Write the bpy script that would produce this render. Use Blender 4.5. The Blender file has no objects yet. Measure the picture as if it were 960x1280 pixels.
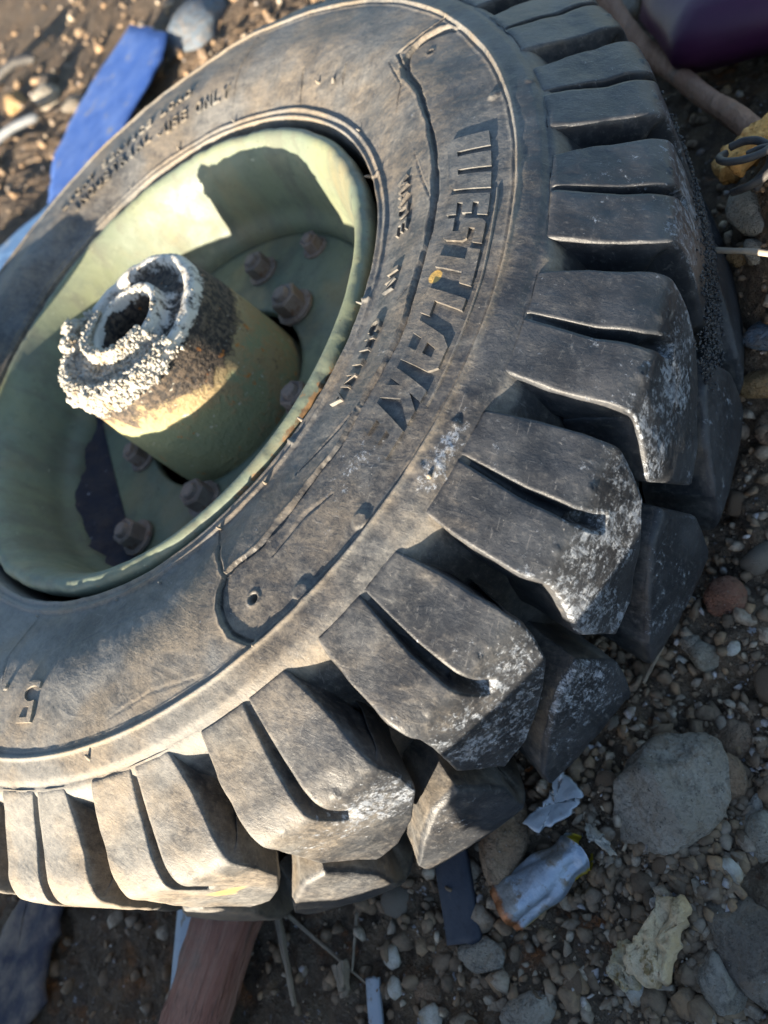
import bpy, bmesh, math, random
import numpy as np
from mathutils import Matrix, Vector

random.seed(7); np.random.seed(7)
SC = bpy.context.scene
COL = SC.collection
K = 0.57            # all numbers below are in units of 0.57 m (an 8 inch rim); K brings them to metres
H0 = 0.235          # height of the flange plane above the ground

# ------------------------------------------------------------------ camera
Rcv = np.array([[-0.76539142, -0.36430054, -0.53052907],
                [-0.15669708, 0.90504269, -0.40394],
                [0.62419708, -0.21950592, -0.74979674]])
Rcv[1, 2] = -0.39540328
CP = np.array([-0.55019148, 0.19035323, 0.2956294])
cam = bpy.data.cameras.new('camera')
cam.sensor_fit = 'VERTICAL'; cam.sensor_height = 36.0; cam.sensor_width = 27.0
cam.lens = 924.24 / 1280 * 36
cam.clip_start = 0.01; cam.clip_end = 500
co = bpy.data.objects.new('camera', cam); COL.objects.link(co)
M = Rcv.T @ np.diag([1, -1, -1])
mw = Matrix(M.tolist()).to_4x4()
mw.translation = Vector([(CP[0]) * K, CP[1] * K, (CP[2] + H0) * K])
co.matrix_world = mw
cam.dof.use_dof = True
cam.dof.focus_distance = 0.415 * K
cam.dof.aperture_fstop = 11.0
SC.camera = co

# ------------------------------------------------------------------ light
SUN_AZ = math.radians(89.3); SUN_EL = math.radians(11.2)
W = bpy.data.worlds.new('World'); SC.world = W; W.use_nodes = True
nt = W.node_tree
bg = nt.nodes['Background']
sky = nt.nodes.new('ShaderNodeTexSky'); sky.sky_type = 'NISHITA'; sky.sun_disc = False
sky.sun_elevation = SUN_EL; sky.sun_rotation = math.pi / 2 - SUN_AZ
sky.ozone_density = 1.7; sky.dust_density = 1.0
nt.links.new(sky.outputs[0], bg.inputs[0]); bg.inputs[1].default_value = 0.085
sl = bpy.data.lights.new('sun', 'SUN'); sl.energy = 5.0; sl.angle = math.radians(0.55); sl.color = (1.0, 0.87, 0.68)
so = bpy.data.objects.new('sun', sl); COL.objects.link(so)
sd = Vector((math.cos(SUN_AZ) * math.cos(SUN_EL), math.sin(SUN_AZ) * math.cos(SUN_EL), math.sin(SUN_EL)))
so.rotation_euler = sd.to_track_quat('Z', 'Y').to_euler()
so.location = sd * 5
SC.view_settings.view_transform = 'Standard'; SC.view_settings.look = 'None'
SC.view_settings.exposure = 2.28; SC.view_settings.gamma = 1.0
SC.cycles.use_denoising = True
SC.cycles.max_bounces = 6

# ------------------------------------------------------------------ noise in numpy
def _h(ix, iy, iz):
    with np.errstate(over='ignore'):
        n = (ix.astype(np.int64) * 374761393 + iy.astype(np.int64) * 668265263 + iz.astype(np.int64) * 2147483647 * 3)
        n = (n ^ (n >> 13)) * 1274126177
        n = n ^ (n >> 16)
    return (n & 0xFFFF).astype(np.float64) / 65535.0 * 2 - 1
def vnoise(x, y, z):
    x, y, z = np.broadcast_arrays(np.asarray(x, float), np.asarray(y, float), np.asarray(z, float))
    xi, yi, zi = np.floor(x), np.floor(y), np.floor(z)
    fx, fy, fz = x - xi, y - yi, z - zi
    fx = fx * fx * (3 - 2 * fx); fy = fy * fy * (3 - 2 * fy); fz = fz * fz * (3 - 2 * fz)
    o = 0
    for a in (0, 1):
        for b in (0, 1):
            for c in (0, 1):
                w = (fx if a else 1 - fx) * (fy if b else 1 - fy) * (fz if c else 1 - fz)
                o = o + w * _h(xi + a, yi + b, zi + c)
    return o
def fbm(x, y, z, o=4):
    s = 0; a = 1.0; f = 1.0
    for i in range(o):
        s = s + a * vnoise(x * f + 17.3 * i, y * f + 5.1 * i, z * f - 9.7 * i); a *= .5; f *= 2.03
    return s
def sstep(a, b, x):
    t = np.clip((x - a) / (b - a), 0, 1); return t * t * (3 - 2 * t)
def gauss(x, w): return np.exp(-(x / w) ** 2)

# ------------------------------------------------------------------ mesh helpers
def tag(o, label=None, cat=None, group=None, kind=None):
    if label: o['label'] = label
    if cat: o['category'] = cat
    if group: o['group'] = group
    if kind: o['kind'] = kind
    return o
def empty(name, loc=(0, 0, 0)):
    o = bpy.data.objects.new(name, None); COL.objects.link(o); o.location = loc; o.empty_display_size = .05
    return o
def grid_faces(nu, nv, wrap=False):
    """vertex index = i*nv + j ; i along u, j along v"""
    iu = np.arange(nu if wrap else nu - 1); jv = np.arange(nv - 1)
    I, J = np.meshgrid(iu, jv, indexing='ij'); I2 = (I + 1) % nu
    return np.stack([I * nv + J, I2 * nv + J, I2 * nv + J + 1, I * nv + J + 1], -1).reshape(-1, 4)
def raw(name, V, F, mat, parent=None, smooth=True, attrs=None, scale=True, loc=None, mats=None, fmat=None):
    V = np.asarray(V, float).reshape(-1, 3)
    if scale: V = V * K
    me = bpy.data.meshes.new(name)
    me.vertices.add(len(V)); me.vertices.foreach_set('co', V.ravel())
    if isinstance(F, np.ndarray):
        n = F.shape[1]; me.loops.add(F.size); me.loops.foreach_set('vertex_index', F.ravel().astype(np.int32))
        me.polygons.add(len(F)); me.polygons.foreach_set('loop_start', (np.arange(len(F)) * n).astype(np.int32))
        me.update(calc_edges=True)
    else:
        bpy.data.meshes.remove(me); me = bpy.data.meshes.new(name)
        me.from_pydata(V.tolist(), [], [list(map(int, f)) for f in F]); me.update()
    me.validate()
    if smooth: me.polygons.foreach_set('use_smooth', np.ones(len(me.polygons), bool))
    for k, a in (attrs or {}).items():
        a = np.asarray(a, float)
        if a.ndim == 1:
            at = me.attributes.new(k, 'FLOAT', 'POINT'); at.data.foreach_set('value', a)
        else:
            at = me.attributes.new(k, 'FLOAT_VECTOR', 'POINT'); at.data.foreach_set('vector', a.ravel())
    for m_ in ([mat] if mats is None else mats): me.materials.append(m_)
    if fmat is not None: me.polygons.foreach_set('material_index', np.asarray(fmat, np.int32))
    o = bpy.data.objects.new(name, me); COL.objects.link(o)
    if parent: o.parent = parent
    if loc is not None: o.location = loc
    return o
def up(V):
    V = np.array(V, float); V[..., 2] += H0; return V

# ------------------------------------------------------------------ material helper
class NT:
    def __init__(s, name, rough=0.8, spec=0.4):
        s.m = bpy.data.materials.new(name); s.m.use_nodes = True; s.t = s.m.node_tree; s.N = s.t.nodes; s.L = s.t.links
        s.b = s.N['Principled BSDF']; s.b.inputs['Roughness'].default_value = rough
        s.b.inputs['Specular IOR Level'].default_value = spec
        tc = s.N.new('ShaderNodeTexCoord'); mp = s.N.new('ShaderNodeMapping'); mp.inputs['Scale'].default_value = (1 / K,) * 3
        s.L.new(tc.outputs['Object'], mp.inputs['Vector']); s.co = mp.outputs[0]
    def put(s, inp, v):
        if isinstance(v, (int, float)): inp.default_value = v
        elif isinstance(v, tuple): inp.default_value = (*v, 1) if len(v) == 3 and len(inp.default_value) == 4 else v
        else: s.L.new(v, inp)
    def noise(s, scale, detail=4, rough=.55, vec=None, dist=0, out='Fac'):
        n = s.N.new('ShaderNodeTexNoise'); n.inputs['Scale'].default_value = scale; n.inputs['Detail'].default_value = detail
        n.inputs['Roughness'].default_value = rough; n.inputs['Distortion'].default_value = dist
        s.L.new(vec or s.co, n.inputs['Vector']); return n.outputs[out]
    def vor(s, scale, vec=None, out='Distance', feat='F1'):
        n = s.N.new('ShaderNodeTexVoronoi'); n.feature = feat; n.inputs['Scale'].default_value = scale
        s.L.new(vec or s.co, n.inputs['Vector']); return n.outputs[out]
    def stretch(s, sx, sy, sz, rot=(0, 0, 0)):
        mp = s.N.new('ShaderNodeMapping'); mp.inputs['Scale'].default_value = (sx, sy, sz); mp.inputs['Rotation'].default_value = rot
        s.L.new(s.co, mp.inputs['Vector']); return mp.outputs[0]
    def ramp(s, v, a, b, lo=0., hi=1.):
        n = s.N.new('ShaderNodeMapRange'); n.interpolation_type = 'SMOOTHSTEP'
        for i, x in zip(range(1, 5), (a, b, lo, hi)): n.inputs[i].default_value = x
        s.put(n.inputs[0], v); return n.outputs[0]
    def math(s, op, a, b=0., c=0.):
        n = s.N.new('ShaderNodeMath'); n.operation = op
        s.put(n.inputs[0], a); s.put(n.inputs[1], b)
        if op == 'MULTIPLY_ADD': s.put(n.inputs[2], c)
        return n.outputs[0]
    def mix(s, f, a, b, mode='MIX'):
        n = s.N.new('ShaderNodeMix'); n.data_type = 'RGBA'; n.blend_type = mode
        s.put(n.inputs['Factor'], f); s.put(n.inputs[6], a); s.put(n.inputs[7], b); return n.outputs[2]
    def attr(s, name, out='Fac'):
        n = s.N.new('ShaderNodeAttribute'); n.attribute_name = name; return n.outputs[out]
    def sep(s, vec=None):
        n = s.N.new('ShaderNodeSeparateXYZ'); s.L.new(vec or s.co, n.inputs[0]); return n.outputs
    def color(s, c): s.put(s.b.inputs['Base Color'], c)
    def rough(s, r): s.put(s.b.inputs['Roughness'], r)
    def bump(s, *layers):
        prev = None
        for h, dist, st in layers:
            n = s.N.new('ShaderNodeBump'); n.inputs['Distance'].default_value = dist * K; n.inputs['Strength'].default_value = st
            s.L.new(h, n.inputs['Height'])
            if prev: s.L.new(prev, n.inputs['Normal'])
            prev = n.outputs[0]
        s.L.new(prev, s.b.inputs['Normal'])

# rubber: black compound, settled tan dust, scuffs, pale ash flecks, a few yellow stains
def rubber():
    m = NT('dusty_rubber', .5, .32)
    big = m.noise(7, 3); mid = m.noise(30, 6, .68); fine = m.noise(240, 5, .75); grit = m.noise(760, 3, .7)
    dust = m.attr('dust'); fleck = m.attr('fleck'); stain = m.attr('stain')
    base = m.mix(m.ramp(mid, .38, .66), (.014, .017, .023), (.040, .044, .052))
    base = m.mix(m.ramp(fine, .54, .74, 0, .45), base, (.105, .105, .105))
    wipe = m.noise(26, 5, .7, m.stretch(1, 3.2, 1, (0, 0, .5)), 1.2)          # rubbed, streaky removal of the dust
    d = m.math('ADD', m.math('MULTIPLY', mid, .50), m.math('MULTIPLY', big, .55))
    d = m.math('ADD', d, m.math('MULTIPLY', fine, .62)); d = m.math('ADD', d, m.math('MULTIPLY', wipe, .95))
    d = m.math('ADD', d, m.math('MULTIPLY_ADD', dust, 1.25, -1.93))
    dm = m.ramp(d, -.30, .78, .04, .88)
    dcol = m.mix(m.ramp(m.noise(18, 4), .4, .62), (.235, .192, .142), (.205, .195, .178))
    dcol = m.mix(m.ramp(grit, .56, .8, 0, .5), dcol, (.42, .36, .28))
    c = m.mix(dm, base, dcol)
    c = m.mix(m.ramp(m.noise(430, 4, .8), .53, .68, 0, .40), c, (.035, .034, .036))
    sc1 = m.ramp(m.noise(95, 3, .6, m.stretch(1, 10, 1, (0, 0, .6)), .6), .655, .70)
    sc2 = m.ramp(m.noise(85, 3, .6, m.stretch(9, 1, 1, (0, 0, -.5)), .8), .655, .70)
    sc3 = m.ramp(m.noise(60, 4, .7, m.stretch(1, 6, 1, (0, 0, 1.9)), 1.1), .62, .72)
    sc = m.math('MULTIPLY', m.math('MAXIMUM', m.math('MAXIMUM', sc1, sc2), sc3), m.ramp(m.noise(11, 3), .35, .62, .02, .24))
    c = m.mix(sc, c, (.27, .26, .25))
    blot = m.noise(42, 6, .78, m.stretch(1, 1, .6), .5); speck = m.noise(230, 6, .85, None, .3)
    f = m.math('ADD', m.math('MULTIPLY', blot, .62), m.math('MULTIPLY', speck, .80))
    f = m.math('ADD', f, m.math('MULTIPLY', fleck, .205))
    fm = m.math('MULTIPLY', m.math('MULTIPLY', m.ramp(f, .900, .985), m.ramp(fleck, .02, .2)), m.ramp(m.noise(75, 4, .7, m.stretch(1, 4, .6, (0, 0, .9)), 1.), .34, .58, .25, 1.))
    c = m.mix(m.math('MULTIPLY', fm, .78), c, m.mix(m.ramp(fine, .45, .6), (.25, .28, .33), (.42, .45, .50)))
    rs = m.ramp(m.noise(420, 3, .7), .70, .76)
    c = m.mix(m.math('MULTIPLY', rs, .5), c, (.42, .40, .37))
    st = m.math('ADD', stain, m.math('MULTIPLY', m.noise(60, 4), .6))
    c = m.mix(m.ramp(st, .85, 1.15, 0, .85), c, (.45, .28, .07))
    m.color(c)
    m.rough(m.math('ADD', m.math('MULTIPLY_ADD', dm, .36, .40), m.math('MULTIPLY_ADD', fine, .24, -.08)))
    m.bump((grit, .0005, .30), (fine, .0010, .30), (m.math('ADD', mid, m.math('MULTIPLY', wipe, .6)), .0022, .28), (m.math('ADD', fm, sc), .0006, .4))
    return m.m
RUB = rubber()

def paint_green():
    m = NT('pale_green_rim_paint', .5, .4)
    a = m.noise(9, 4); b = m.noise(60, 6, .65); r = m.attr('rust')
    c = m.mix(m.ramp(a, .35, .65), (.120, .144, .108), (.152, .168, .104))
    c = m.mix(m.ramp(b, .48, .70, 0, .6), c, (.10, .115, .085))
    c = m.mix(m.ramp(m.noise(22, 6, .7, m.stretch(1, 1, .25)), .47, .60, 0, .55), c, (.095, .095, .075))
    c = m.mix(m.ramp(m.noise(14, 5, .6, m.stretch(1, 1, .4)), .50, .68, 0, .6), c, (.20, .17, .095))
    rr = m.math('ADD', r, m.math('MULTIPLY_ADD', m.noise(70, 6, .7), 1.3, -.65))
    c = m.mix(m.ramp(rr, .48, .62), c, m.mix(m.ramp(b, .4, .6), (.09, .055, .03), (.22, .13, .06)))
    c = m.mix(m.ramp(m.noise(330, 3, .6), .66, .70, 0, .85), c, (.07, .06, .045))
    c = m.mix(m.ramp(m.noise(150, 5, .75), .66, .69, 0, .8), c, (.33, .34, .26))
    m.color(c); m.rough(m.ramp(b, .3, .7, .42, .7))
    m.bump((b, .0015, .35), (m.noise(400, 3), .0006, .3))
    return m.m
GREEN = paint_green()

def hub_mat():
    m = NT('burnt_hub_paint', .75, .3)
    z = m.attr('burn')
    n = m.noise(38, 6, .7); f = m.noise(240, 4, .7)
    c = m.mix(m.ramp(m.noise(10, 3), .35, .65), (.25, .235, .12), (.20, .22, .13))
    k = m.math('ADD', z, m.math('MULTIPLY_ADD', n, 1.5, -.75))
    k2 = m.math('ADD', k, m.math('MULTIPLY_ADD', f, .7, -.35))
    c = m.mix(m.ramp(k2, .12, .42, 0, .8), c, (.30, .21, .11))
    c = m.mix(m.ramp(k2, .48, .68), c, m.mix(m.ramp(f, .4, .62), (.020, .018, .018), (.10, .075, .055)))
    c = m.mix(m.math('MULTIPLY', m.ramp(m.noise(95, 4, .6), .64, .70), .8), c, (.42, .15, .03))
    c = m.mix(m.math('MULTIPLY', m.ramp(m.noise(180, 3, .6), .67, .72), .7), c, (.5, .48, .42))
    c = m.mix(m.ramp(m.math('ADD', m.attr('ash'), m.math('MULTIPLY_ADD', m.noise(120, 6, .75), 1.6, -.8)), .35, .65, 0, .9), c, (.50, .48, .44))
    m.color(c); m.bump((f, .0025, .6), (n, .006, .5)); return m.m
HUB = hub_mat()

def simple(name, c1, c2, sc=40, rough=.85, bump=.4, c3=None, spec=.3, metal=0., bd=.002, sc3=120, t3=(.6, .68)):
    m = NT(name, rough, spec)
    n = m.noise(sc, 6, .65); f = m.noise(sc * 6, 4, .7)
    c = m.mix(m.ramp(n, .35, .68), c1, c2)
    c = m.mix(m.ramp(f, .5, .75, 0, .4), c, tuple(x * .45 for x in c1))
    if c3: c = m.mix(m.ramp(m.noise(sc3, 4, .6), *t3), c, c3)
    m.color(c); m.b.inputs['Metallic'].default_value = metal
    m.bump((f, bd * .5, bump), (n, bd * 2, bump)); return m.m
CRUST = simple('white_ash_crust', (.42, .40, .36), (.30, .27, .22), 90, .9, .8, (.30, .24, .17), sc3=60, t3=(.58, .66))
NUTM = simple('rusty_nut', (.17, .125, .105), (.24, .20, .175), 40, .7, .03, (.13, .07, .045), sc3=60, t3=(.56, .7), bd=.0005)

# ------------------------------------------------------------------ tyre profiles
def smooth_curve(pts, n=400):
    P = np.array(pts, float); d = np.r_[0, np.cumsum(np.hypot(*np.diff(P, axis=0).T))]
    # catmull-rom tangents limited, sampled at equal arc length
    T = np.gradient(P, d, axis=0)
    s = np.linspace(0, d[-1], n); i = np.clip(np.searchsorted(d, s, 'right') - 1, 0, len(d) - 2)
    h = (d[i + 1] - d[i])[:, None]; t = ((s - d[i]) / (d[i + 1] - d[i]))[:, None]
    return ((2 * t**3 - 3 * t**2 + 1) * P[i] + (t**3 - 2 * t**2 + t) * h * T[i] + (-2 * t**3 + 3 * t**2) * P[i + 1] + (t**3 - t**2) * h * T[i + 1])
SIDE = smooth_curve([(.2215, -.034), (.2222, -.018), (.2232, -.006), (.2258, .0000), (.235, .0020), (.25, .0075), (.268, .0132), (.285, .0158), (.305, .0156), (.33, .0132), (.342, .0100), (.349, .0072)], 600)
def side_z(r): return np.interp(r, SIDE[:, 0], SIDE[:, 1])
def side_n(r):
    e = .0008; dz = (side_z(r + e) - side_z(r - e)) / (2 * e); L = np.sqrt(1 + dz * dz); return -dz / L, 1 / L
TZC = -.110
_t = [(.349, .0074), (.366, .0000), (.384, -.0085), (.4005, -.0155), (.4085, -.0225), (.4105, -.034), (.4118, -.052), (.4125, -.078), (.413, -.110)]
_full = _t + [(.4165, -.135), (.4195, -.160), (.4180, -.183), (.4100, -.198), (.3960, -.2065), (.3700, -.2200), (.349, -.2274)]
TOP = smooth_curve(_full, 2400)                       # outer surface of the lugs
TS = np.r_[0, np.cumsum(np.hypot(*np.diff(TOP, axis=0).T))]
def z2s(z): return np.interp(-np.asarray(z), -TOP[:, 1], TS)
def top_at(s):
    r = np.interp(s, TS, TOP[:, 0]); z = np.interp(s, TS, TOP[:, 1])
    e = .001; dr = np.interp(s + e, TS, TOP[:, 0]) - np.interp(s - e, TS, TOP[:, 0]); dz = np.interp(s + e, TS, TOP[:, 1]) - np.interp(s - e, TS, TOP[:, 1])
    L = np.hypot(dr, dz) + 1e-12
    return r, z, -dz / L, dr / L
_f = [(.349, .0072), (.3525, .0040), (.3565, -.0030), (.3610, -.0130), (.3655, -.027), (.3690, -.046), (.3715, -.075), (.3725, -.110)]
FLOOR = smooth_curve(_f + [(r, 2 * TZC - z) for r, z in _f[::-1][1:]], 500)
PITCH = 360 / 26.

# ------------------------------------------------------------------ tyre carcass: sidewall relief
PATCH = [(229.26, 0.3305), (231.1, 0.3261), (232.54, 0.317), (233.41, 0.3072), (233.46, 0.298), (231.48, 0.2862), (224.31, 0.2819), (217.32, 0.2784), (207.66, 0.277), (199.06, 0.2764), (192.54, 0.2744), (185.98, 0.2742), (180.97, 0.2766), (175.75, 0.276), (170.96, 0.2746), (167.08, 0.2768), (163.31, 0.2788), (160.52, 0.2768), (156.29, 0.278), (152.84, 0.2796), (148.68, 0.2803), (145.29, 0.2773), (143.83, 0.2794), (142.04, 0.2933), (142.18, 0.3127), (143.84, 0.3266), (144.41, 0.3306)]
def _dens(P, n=110):
    P = np.array(P, float); q = P.copy(); q[:, 0] *= .0052; d = np.r_[0, np.cumsum(np.hypot(*np.diff(q, axis=0).T))]; T = np.gradient(P, d, axis=0)
    s = np.linspace(0, d[-1], n); i = np.clip(np.searchsorted(d, s, 'right') - 1, 0, len(d) - 2); h = (d[i + 1] - d[i])[:, None]; t = ((s - d[i]) / (d[i + 1] - d[i]))[:, None]
    return [tuple(v) for v in ((2 * t**3 - 3 * t**2 + 1) * P[i] + (t**3 - 2 * t**2 + t) * h * T[i] + (-2 * t**3 + 3 * t**2) * P[i + 1] + (t**3 - t**2) * h * T[i + 1])]
PATCH = _dens(PATCH, 60)
def P2(th, r): a = np.radians(th); return np.stack([r * np.cos(a), r * np.sin(a)], -1)
def seg_dist(Q, pts):
    P = P2(*np.array(pts).T); best = np.full(Q.shape[:-1], 9.); tt = np.zeros(Q.shape[:-1])
    for i in range(len(P) - 1):
        a, b = P[i], P[i + 1]; ab = b - a; t = np.clip(((Q - a) @ ab) / (ab @ ab), 0, 1)
        d = np.hypot(*np.moveaxis(Q - a - t[..., None] * ab, -1, 0))
        m = d < best; best = np.where(m, d, best); tt = np.where(m, (i + t) / (len(P) - 1), tt)
    return best, tt
def side_relief(TH, R):
    """height of the moulded and worn relief on the visible sidewall (TH in degrees)"""
    Q = P2(TH, R); X, Y = Q[..., 0], Q[..., 1]
    h = .0011 * fbm(X * 16, Y * 16, 3.1, 3) + .00022 * fbm(X * 90, Y * 90, 7.7, 3)
    wob = .0005 * vnoise(X * 30, Y * 30, 1.)
    h = h + .0020 * gauss(R - .2262 + wob * .5, .0011) + .0019 * gauss(R - .2318 + wob * .6, .0013)
    for ths in (217., 188., 161.5):      # small ties bridging the two bead rings
        h = h + .0019 * gauss((TH - ths) * R * .01745, .0014) * sstep(.2255, .227, R) * (1 - sstep(.231, .233, R))
    jit = .0006 * fbm(X * 60, Y * 60, 5., 3)
    band = sstep(.3292, .3304, R + jit * .5)
    h = h + .0016 * band * (1 - sstep(.343, .3492, R)) + .0011 * gauss(R - .3312 + jit * .3, .0011) + .0007 * gauss(R - .3275 + jit, .0009)
    # recessed name panel with torn edge
    dist, _ = seg_dist(Q, PATCH)
    Pp = P2(*np.array(PATCH + [(t, .3305) for t in range(148, 228, 4)]).T)
    ins = np.zeros(R.shape, bool); n = len(Pp); j = n - 1
    sel = (TH > 138) & (TH < 237) & (R > .27) & (R < .335)
    for i in range(n):
        xi, yi = Pp[i]; xj, yj = Pp[j]
        c = ((yi > Y) != (yj > Y)) & (X < (xj - xi) * (Y - yi) / (yj - yi + 1e-15) + xi); ins ^= c & sel; j = i
    sd_ = np.where(ins, -dist, dist) + .0011 * fbm(X * 130, Y * 130, 2., 3) * (TH < 160) + .0003 * fbm(X * 200, Y * 200, 2., 2)
    dep = .0019 - .0006 * sstep(150, 163, TH)
    h = h - dep * (1 - sstep(-.0009, .0006, sd_)) * (R < .3300)
    # cut running along the inner edge
    wid = np.interp(TH, [141, 147, 152, 162, 172, 190, 208, 216, 228, 232, 236], [.0016, .0006, .0022, .0006, .0010, .0016, .0022, .0022, .0020, .003, .0006])
    wid = wid * (1 + .5 * fbm(X * 80, Y * 80, 9., 2))
    cr = (1 - sstep(.3, 1.1, dist / np.maximum(wid, 1e-5))) * (R < .327)
    h = h - .0036 * cr * (TH > 138) * (TH < 237)
    h = h + .0007 * gauss(dist - wid * 1.4, .0012) * (R < .327) * ~ins
    for pts, w, d in [([(143.97, .2361), (143.69, .2628), (143.97, .2794)], .0009, .0022),
                      ([(233.59, .3334), (234.22, .3119), (235.2, .2897), (231.52, .2847)], .0008, .0018),
                      ([(101.65, .2363), (101.3, .27), (103., .285)], .0006, .0012),
                      ([(277.34, .3256), (278.6, .2744), (278.97, .2381)], .0005, .0009),
                      ([(258.62, .2658), (256., .2356)], .0007, .0016), ([(246.66, .2704), (244.78, .2538)], .0007, .0016),
                      ([(199.1, .2764), (206, .266), (214, .262)], .0004, .0007), ([(188., .2744), (184.5, .262)], .0004, .0006),
                      ([(158., .2596), (166., .270), (170., .2746)], .0005, .0010),
                      ([(124.74, .3201), (131.17, .3162), (137.88, .3253)], .0009, .00025),
                      ([(118, .262), (124, .2585), (131, .262)], .0008, .0003),
                      ([(224., .262), (228., .275), (236., .282)], .0005, .0008),
                      ([(150.3, .293), (155.5, .2905), (159.5, .297)], .0009, .0008)]:
        dd, t = seg_dist(Q, pts); ww = w * (.5 + np.sin(np.clip(t, 0.03, .97) * np.pi)) * (1 + .5 * vnoise(X * 150, Y * 150, 4.))
        h = h - d * (1 - sstep(.35, 1.3, dd / ww)) + .3 * d * gauss(dd - 2 * ww, ww)
    for th, r, rad, ht in [(146.03, .3055, .0030, -.0055), (229.87, .3046, .0022, -.0030), (159.27, .3240, .0050, .0016), (150.69, .3250, .0055, .0018),
                           (212.86, .3227, .0035, .0016), (212.19, .3448, .0028, .0010), (233.29, .3559, .003, .001), (171.0, .3400, .0022, .0012)]:
        q = P2(th, r); dd = np.hypot(X - q[0], Y - q[1])
        if ht < 0: h = h + ht * (1 - sstep(.55, 1.0, dd / rad)) + .0008 * gauss(dd - rad * 1.35, rad * .3)
        else: h = h + ht * (1 - sstep(.75, 1.05, dd / rad)) + ht * .3 * gauss(dd - rad, rad * .15)
    # scuffed, scraped shoulder strip
    sm = gauss(TH - 168, 6) * gauss(R - .341, .009)
    h = h + sm * (.0006 * fbm(X * 260, Y * 160, 3., 3) + .0010 * fbm(X * 60, Y * 60, 6., 2))
    return h
def dust_side(TH, R):
    X, Y = P2(TH, R).T if R.ndim == 1 else (P2(TH, R)[..., 0], P2(TH, R)[..., 1])
    d = .62 + .12 * fbm(X * 9, Y * 9, 1., 3)
    d = d - .06 * sstep(.331, .334, R) * gauss(TH - 105, 40) + .20 * gauss(R - .3312, .003) + .14 * gauss(R - .229, .008) + .02 * gauss(R - .349, .003)
    d = d + .18 * np.exp(-((TH - 100) / 42.) ** 2) - .10 * gauss(TH - 190, 25) * sstep(.27, .29, R) - .26 * gauss(TH - 200, 30) * sstep(.33, .34, R)
    d = d + .10 * gauss(TH - 275, 45)
    d = d - .30 * gauss(TH - 118, 16) * gauss(R - .247, .012) - .22 * gauss(TH - 222, 9) * gauss(R - .309, .014)
    return d
wheel = empty('wheel', (0, 0, 0))
tag(wheel, 'worn dusty black lug tyre on a pale green steel rim, lying flat on rubble', 'wheel')

NTH = 2100
th = np.linspace(0, 360, NTH, endpoint=False)
sd_r = np.r_[np.linspace(0, 1, 190)]
# profile rows: visible sidewall, groove floor, hidden sidewall
iS = np.interp(sd_r, np.linspace(0, 1, 600), np.arange(600))
PR = np.stack([np.interp(iS, np.arange(600), SIDE[:, 0]), np.interp(iS, np.arange(600), SIDE[:, 1])], -1)
nS = len(PR)
PF = FLOOR[np.linspace(0, 499, 62).astype(int)][1:]
back = [(r, 2 * TZC - z) for r, z in SIDE[np.linspace(599, 0, 14).astype(int)]][1:]
PROF = np.vstack([PR, PF, back])
TH, RR = np.meshgrid(th, PROF[:, 0], indexing='ij'); ZZ = np.broadcast_to(PROF[:, 1], TH.shape).copy()
hs = np.zeros(TH.shape); hs[:, :nS] = side_relief(TH[:, :nS], RR[:, :nS])
fade = np.ones(TH.shape[1]); fade[:nS] = 1 - sstep(.3478, .3492, PROF[:nS, 0])
hs *= fade
XX, YY = P2(TH, RR)[..., 0], P2(TH, RR)[..., 1]
nfl = slice(nS, nS + len(PF))
hs[:, nfl] = .0012 * fbm(XX[:, nfl] * 40, YY[:, nfl] * 40, ZZ[:, nfl] * 40, 3)
dP = np.gradient(PROF, axis=0); nn = np.stack([-dP[:, 1], dP[:, 0]], -1); nn /= np.linalg.norm(nn, axis=1)[:, None]
R2 = RR + nn[:, 0] * hs * 1.; Z2 = ZZ + nn[:, 1] * hs
ang = np.radians(TH); V = np.stack([R2 * np.cos(ang), R2 * np.sin(ang), Z2], -1)
du = np.full(TH.shape, .45); du[:, :nS] = dust_side(TH[:, :nS], RR[:, :nS])
du[:, nfl] = .35 + .25 * gauss(TH[:, nfl] - 110, 45) + .35 * (ZZ[:, nfl] > -.004)
fl = np.zeros(TH.shape); fl[:, :nS] = .22 * (np.abs(TH[:, :nS] - 175) < 60) + .9 * gauss(TH[:, :nS] - 168.5, 5) * gauss(RR[:, :nS] - .342, .007) + .5 * gauss(TH[:, :nS] - 164, 5) * gauss(RR[:, :nS] - .30, .012)
stn = np.zeros(TH.shape)
for t_, r_, w_, a_ in [(187.2, .2885, .0050, 1.6), (173.6, .281, .006, .55), (167, .279, .006, .35), (204, .257, .012, .35), (204, .345, .005, .3)]:
    q = P2(t_, r_); stn = np.maximum(stn, a_ * gauss(np.hypot(XX - q[0], YY - q[1]), w_) * (ZZ > 0))
tyre = raw('tyre', up(V).reshape(-1, 3), grid_faces(NTH, len(PROF), True)[:, ::-1].copy(), RUB, wheel,
           attrs=dict(dust=du.ravel(), fleck=fl.ravel(), stain=stn.ravel()))
tag(tyre, 'worn black rubber tyre casing coated in tan dust')

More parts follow.
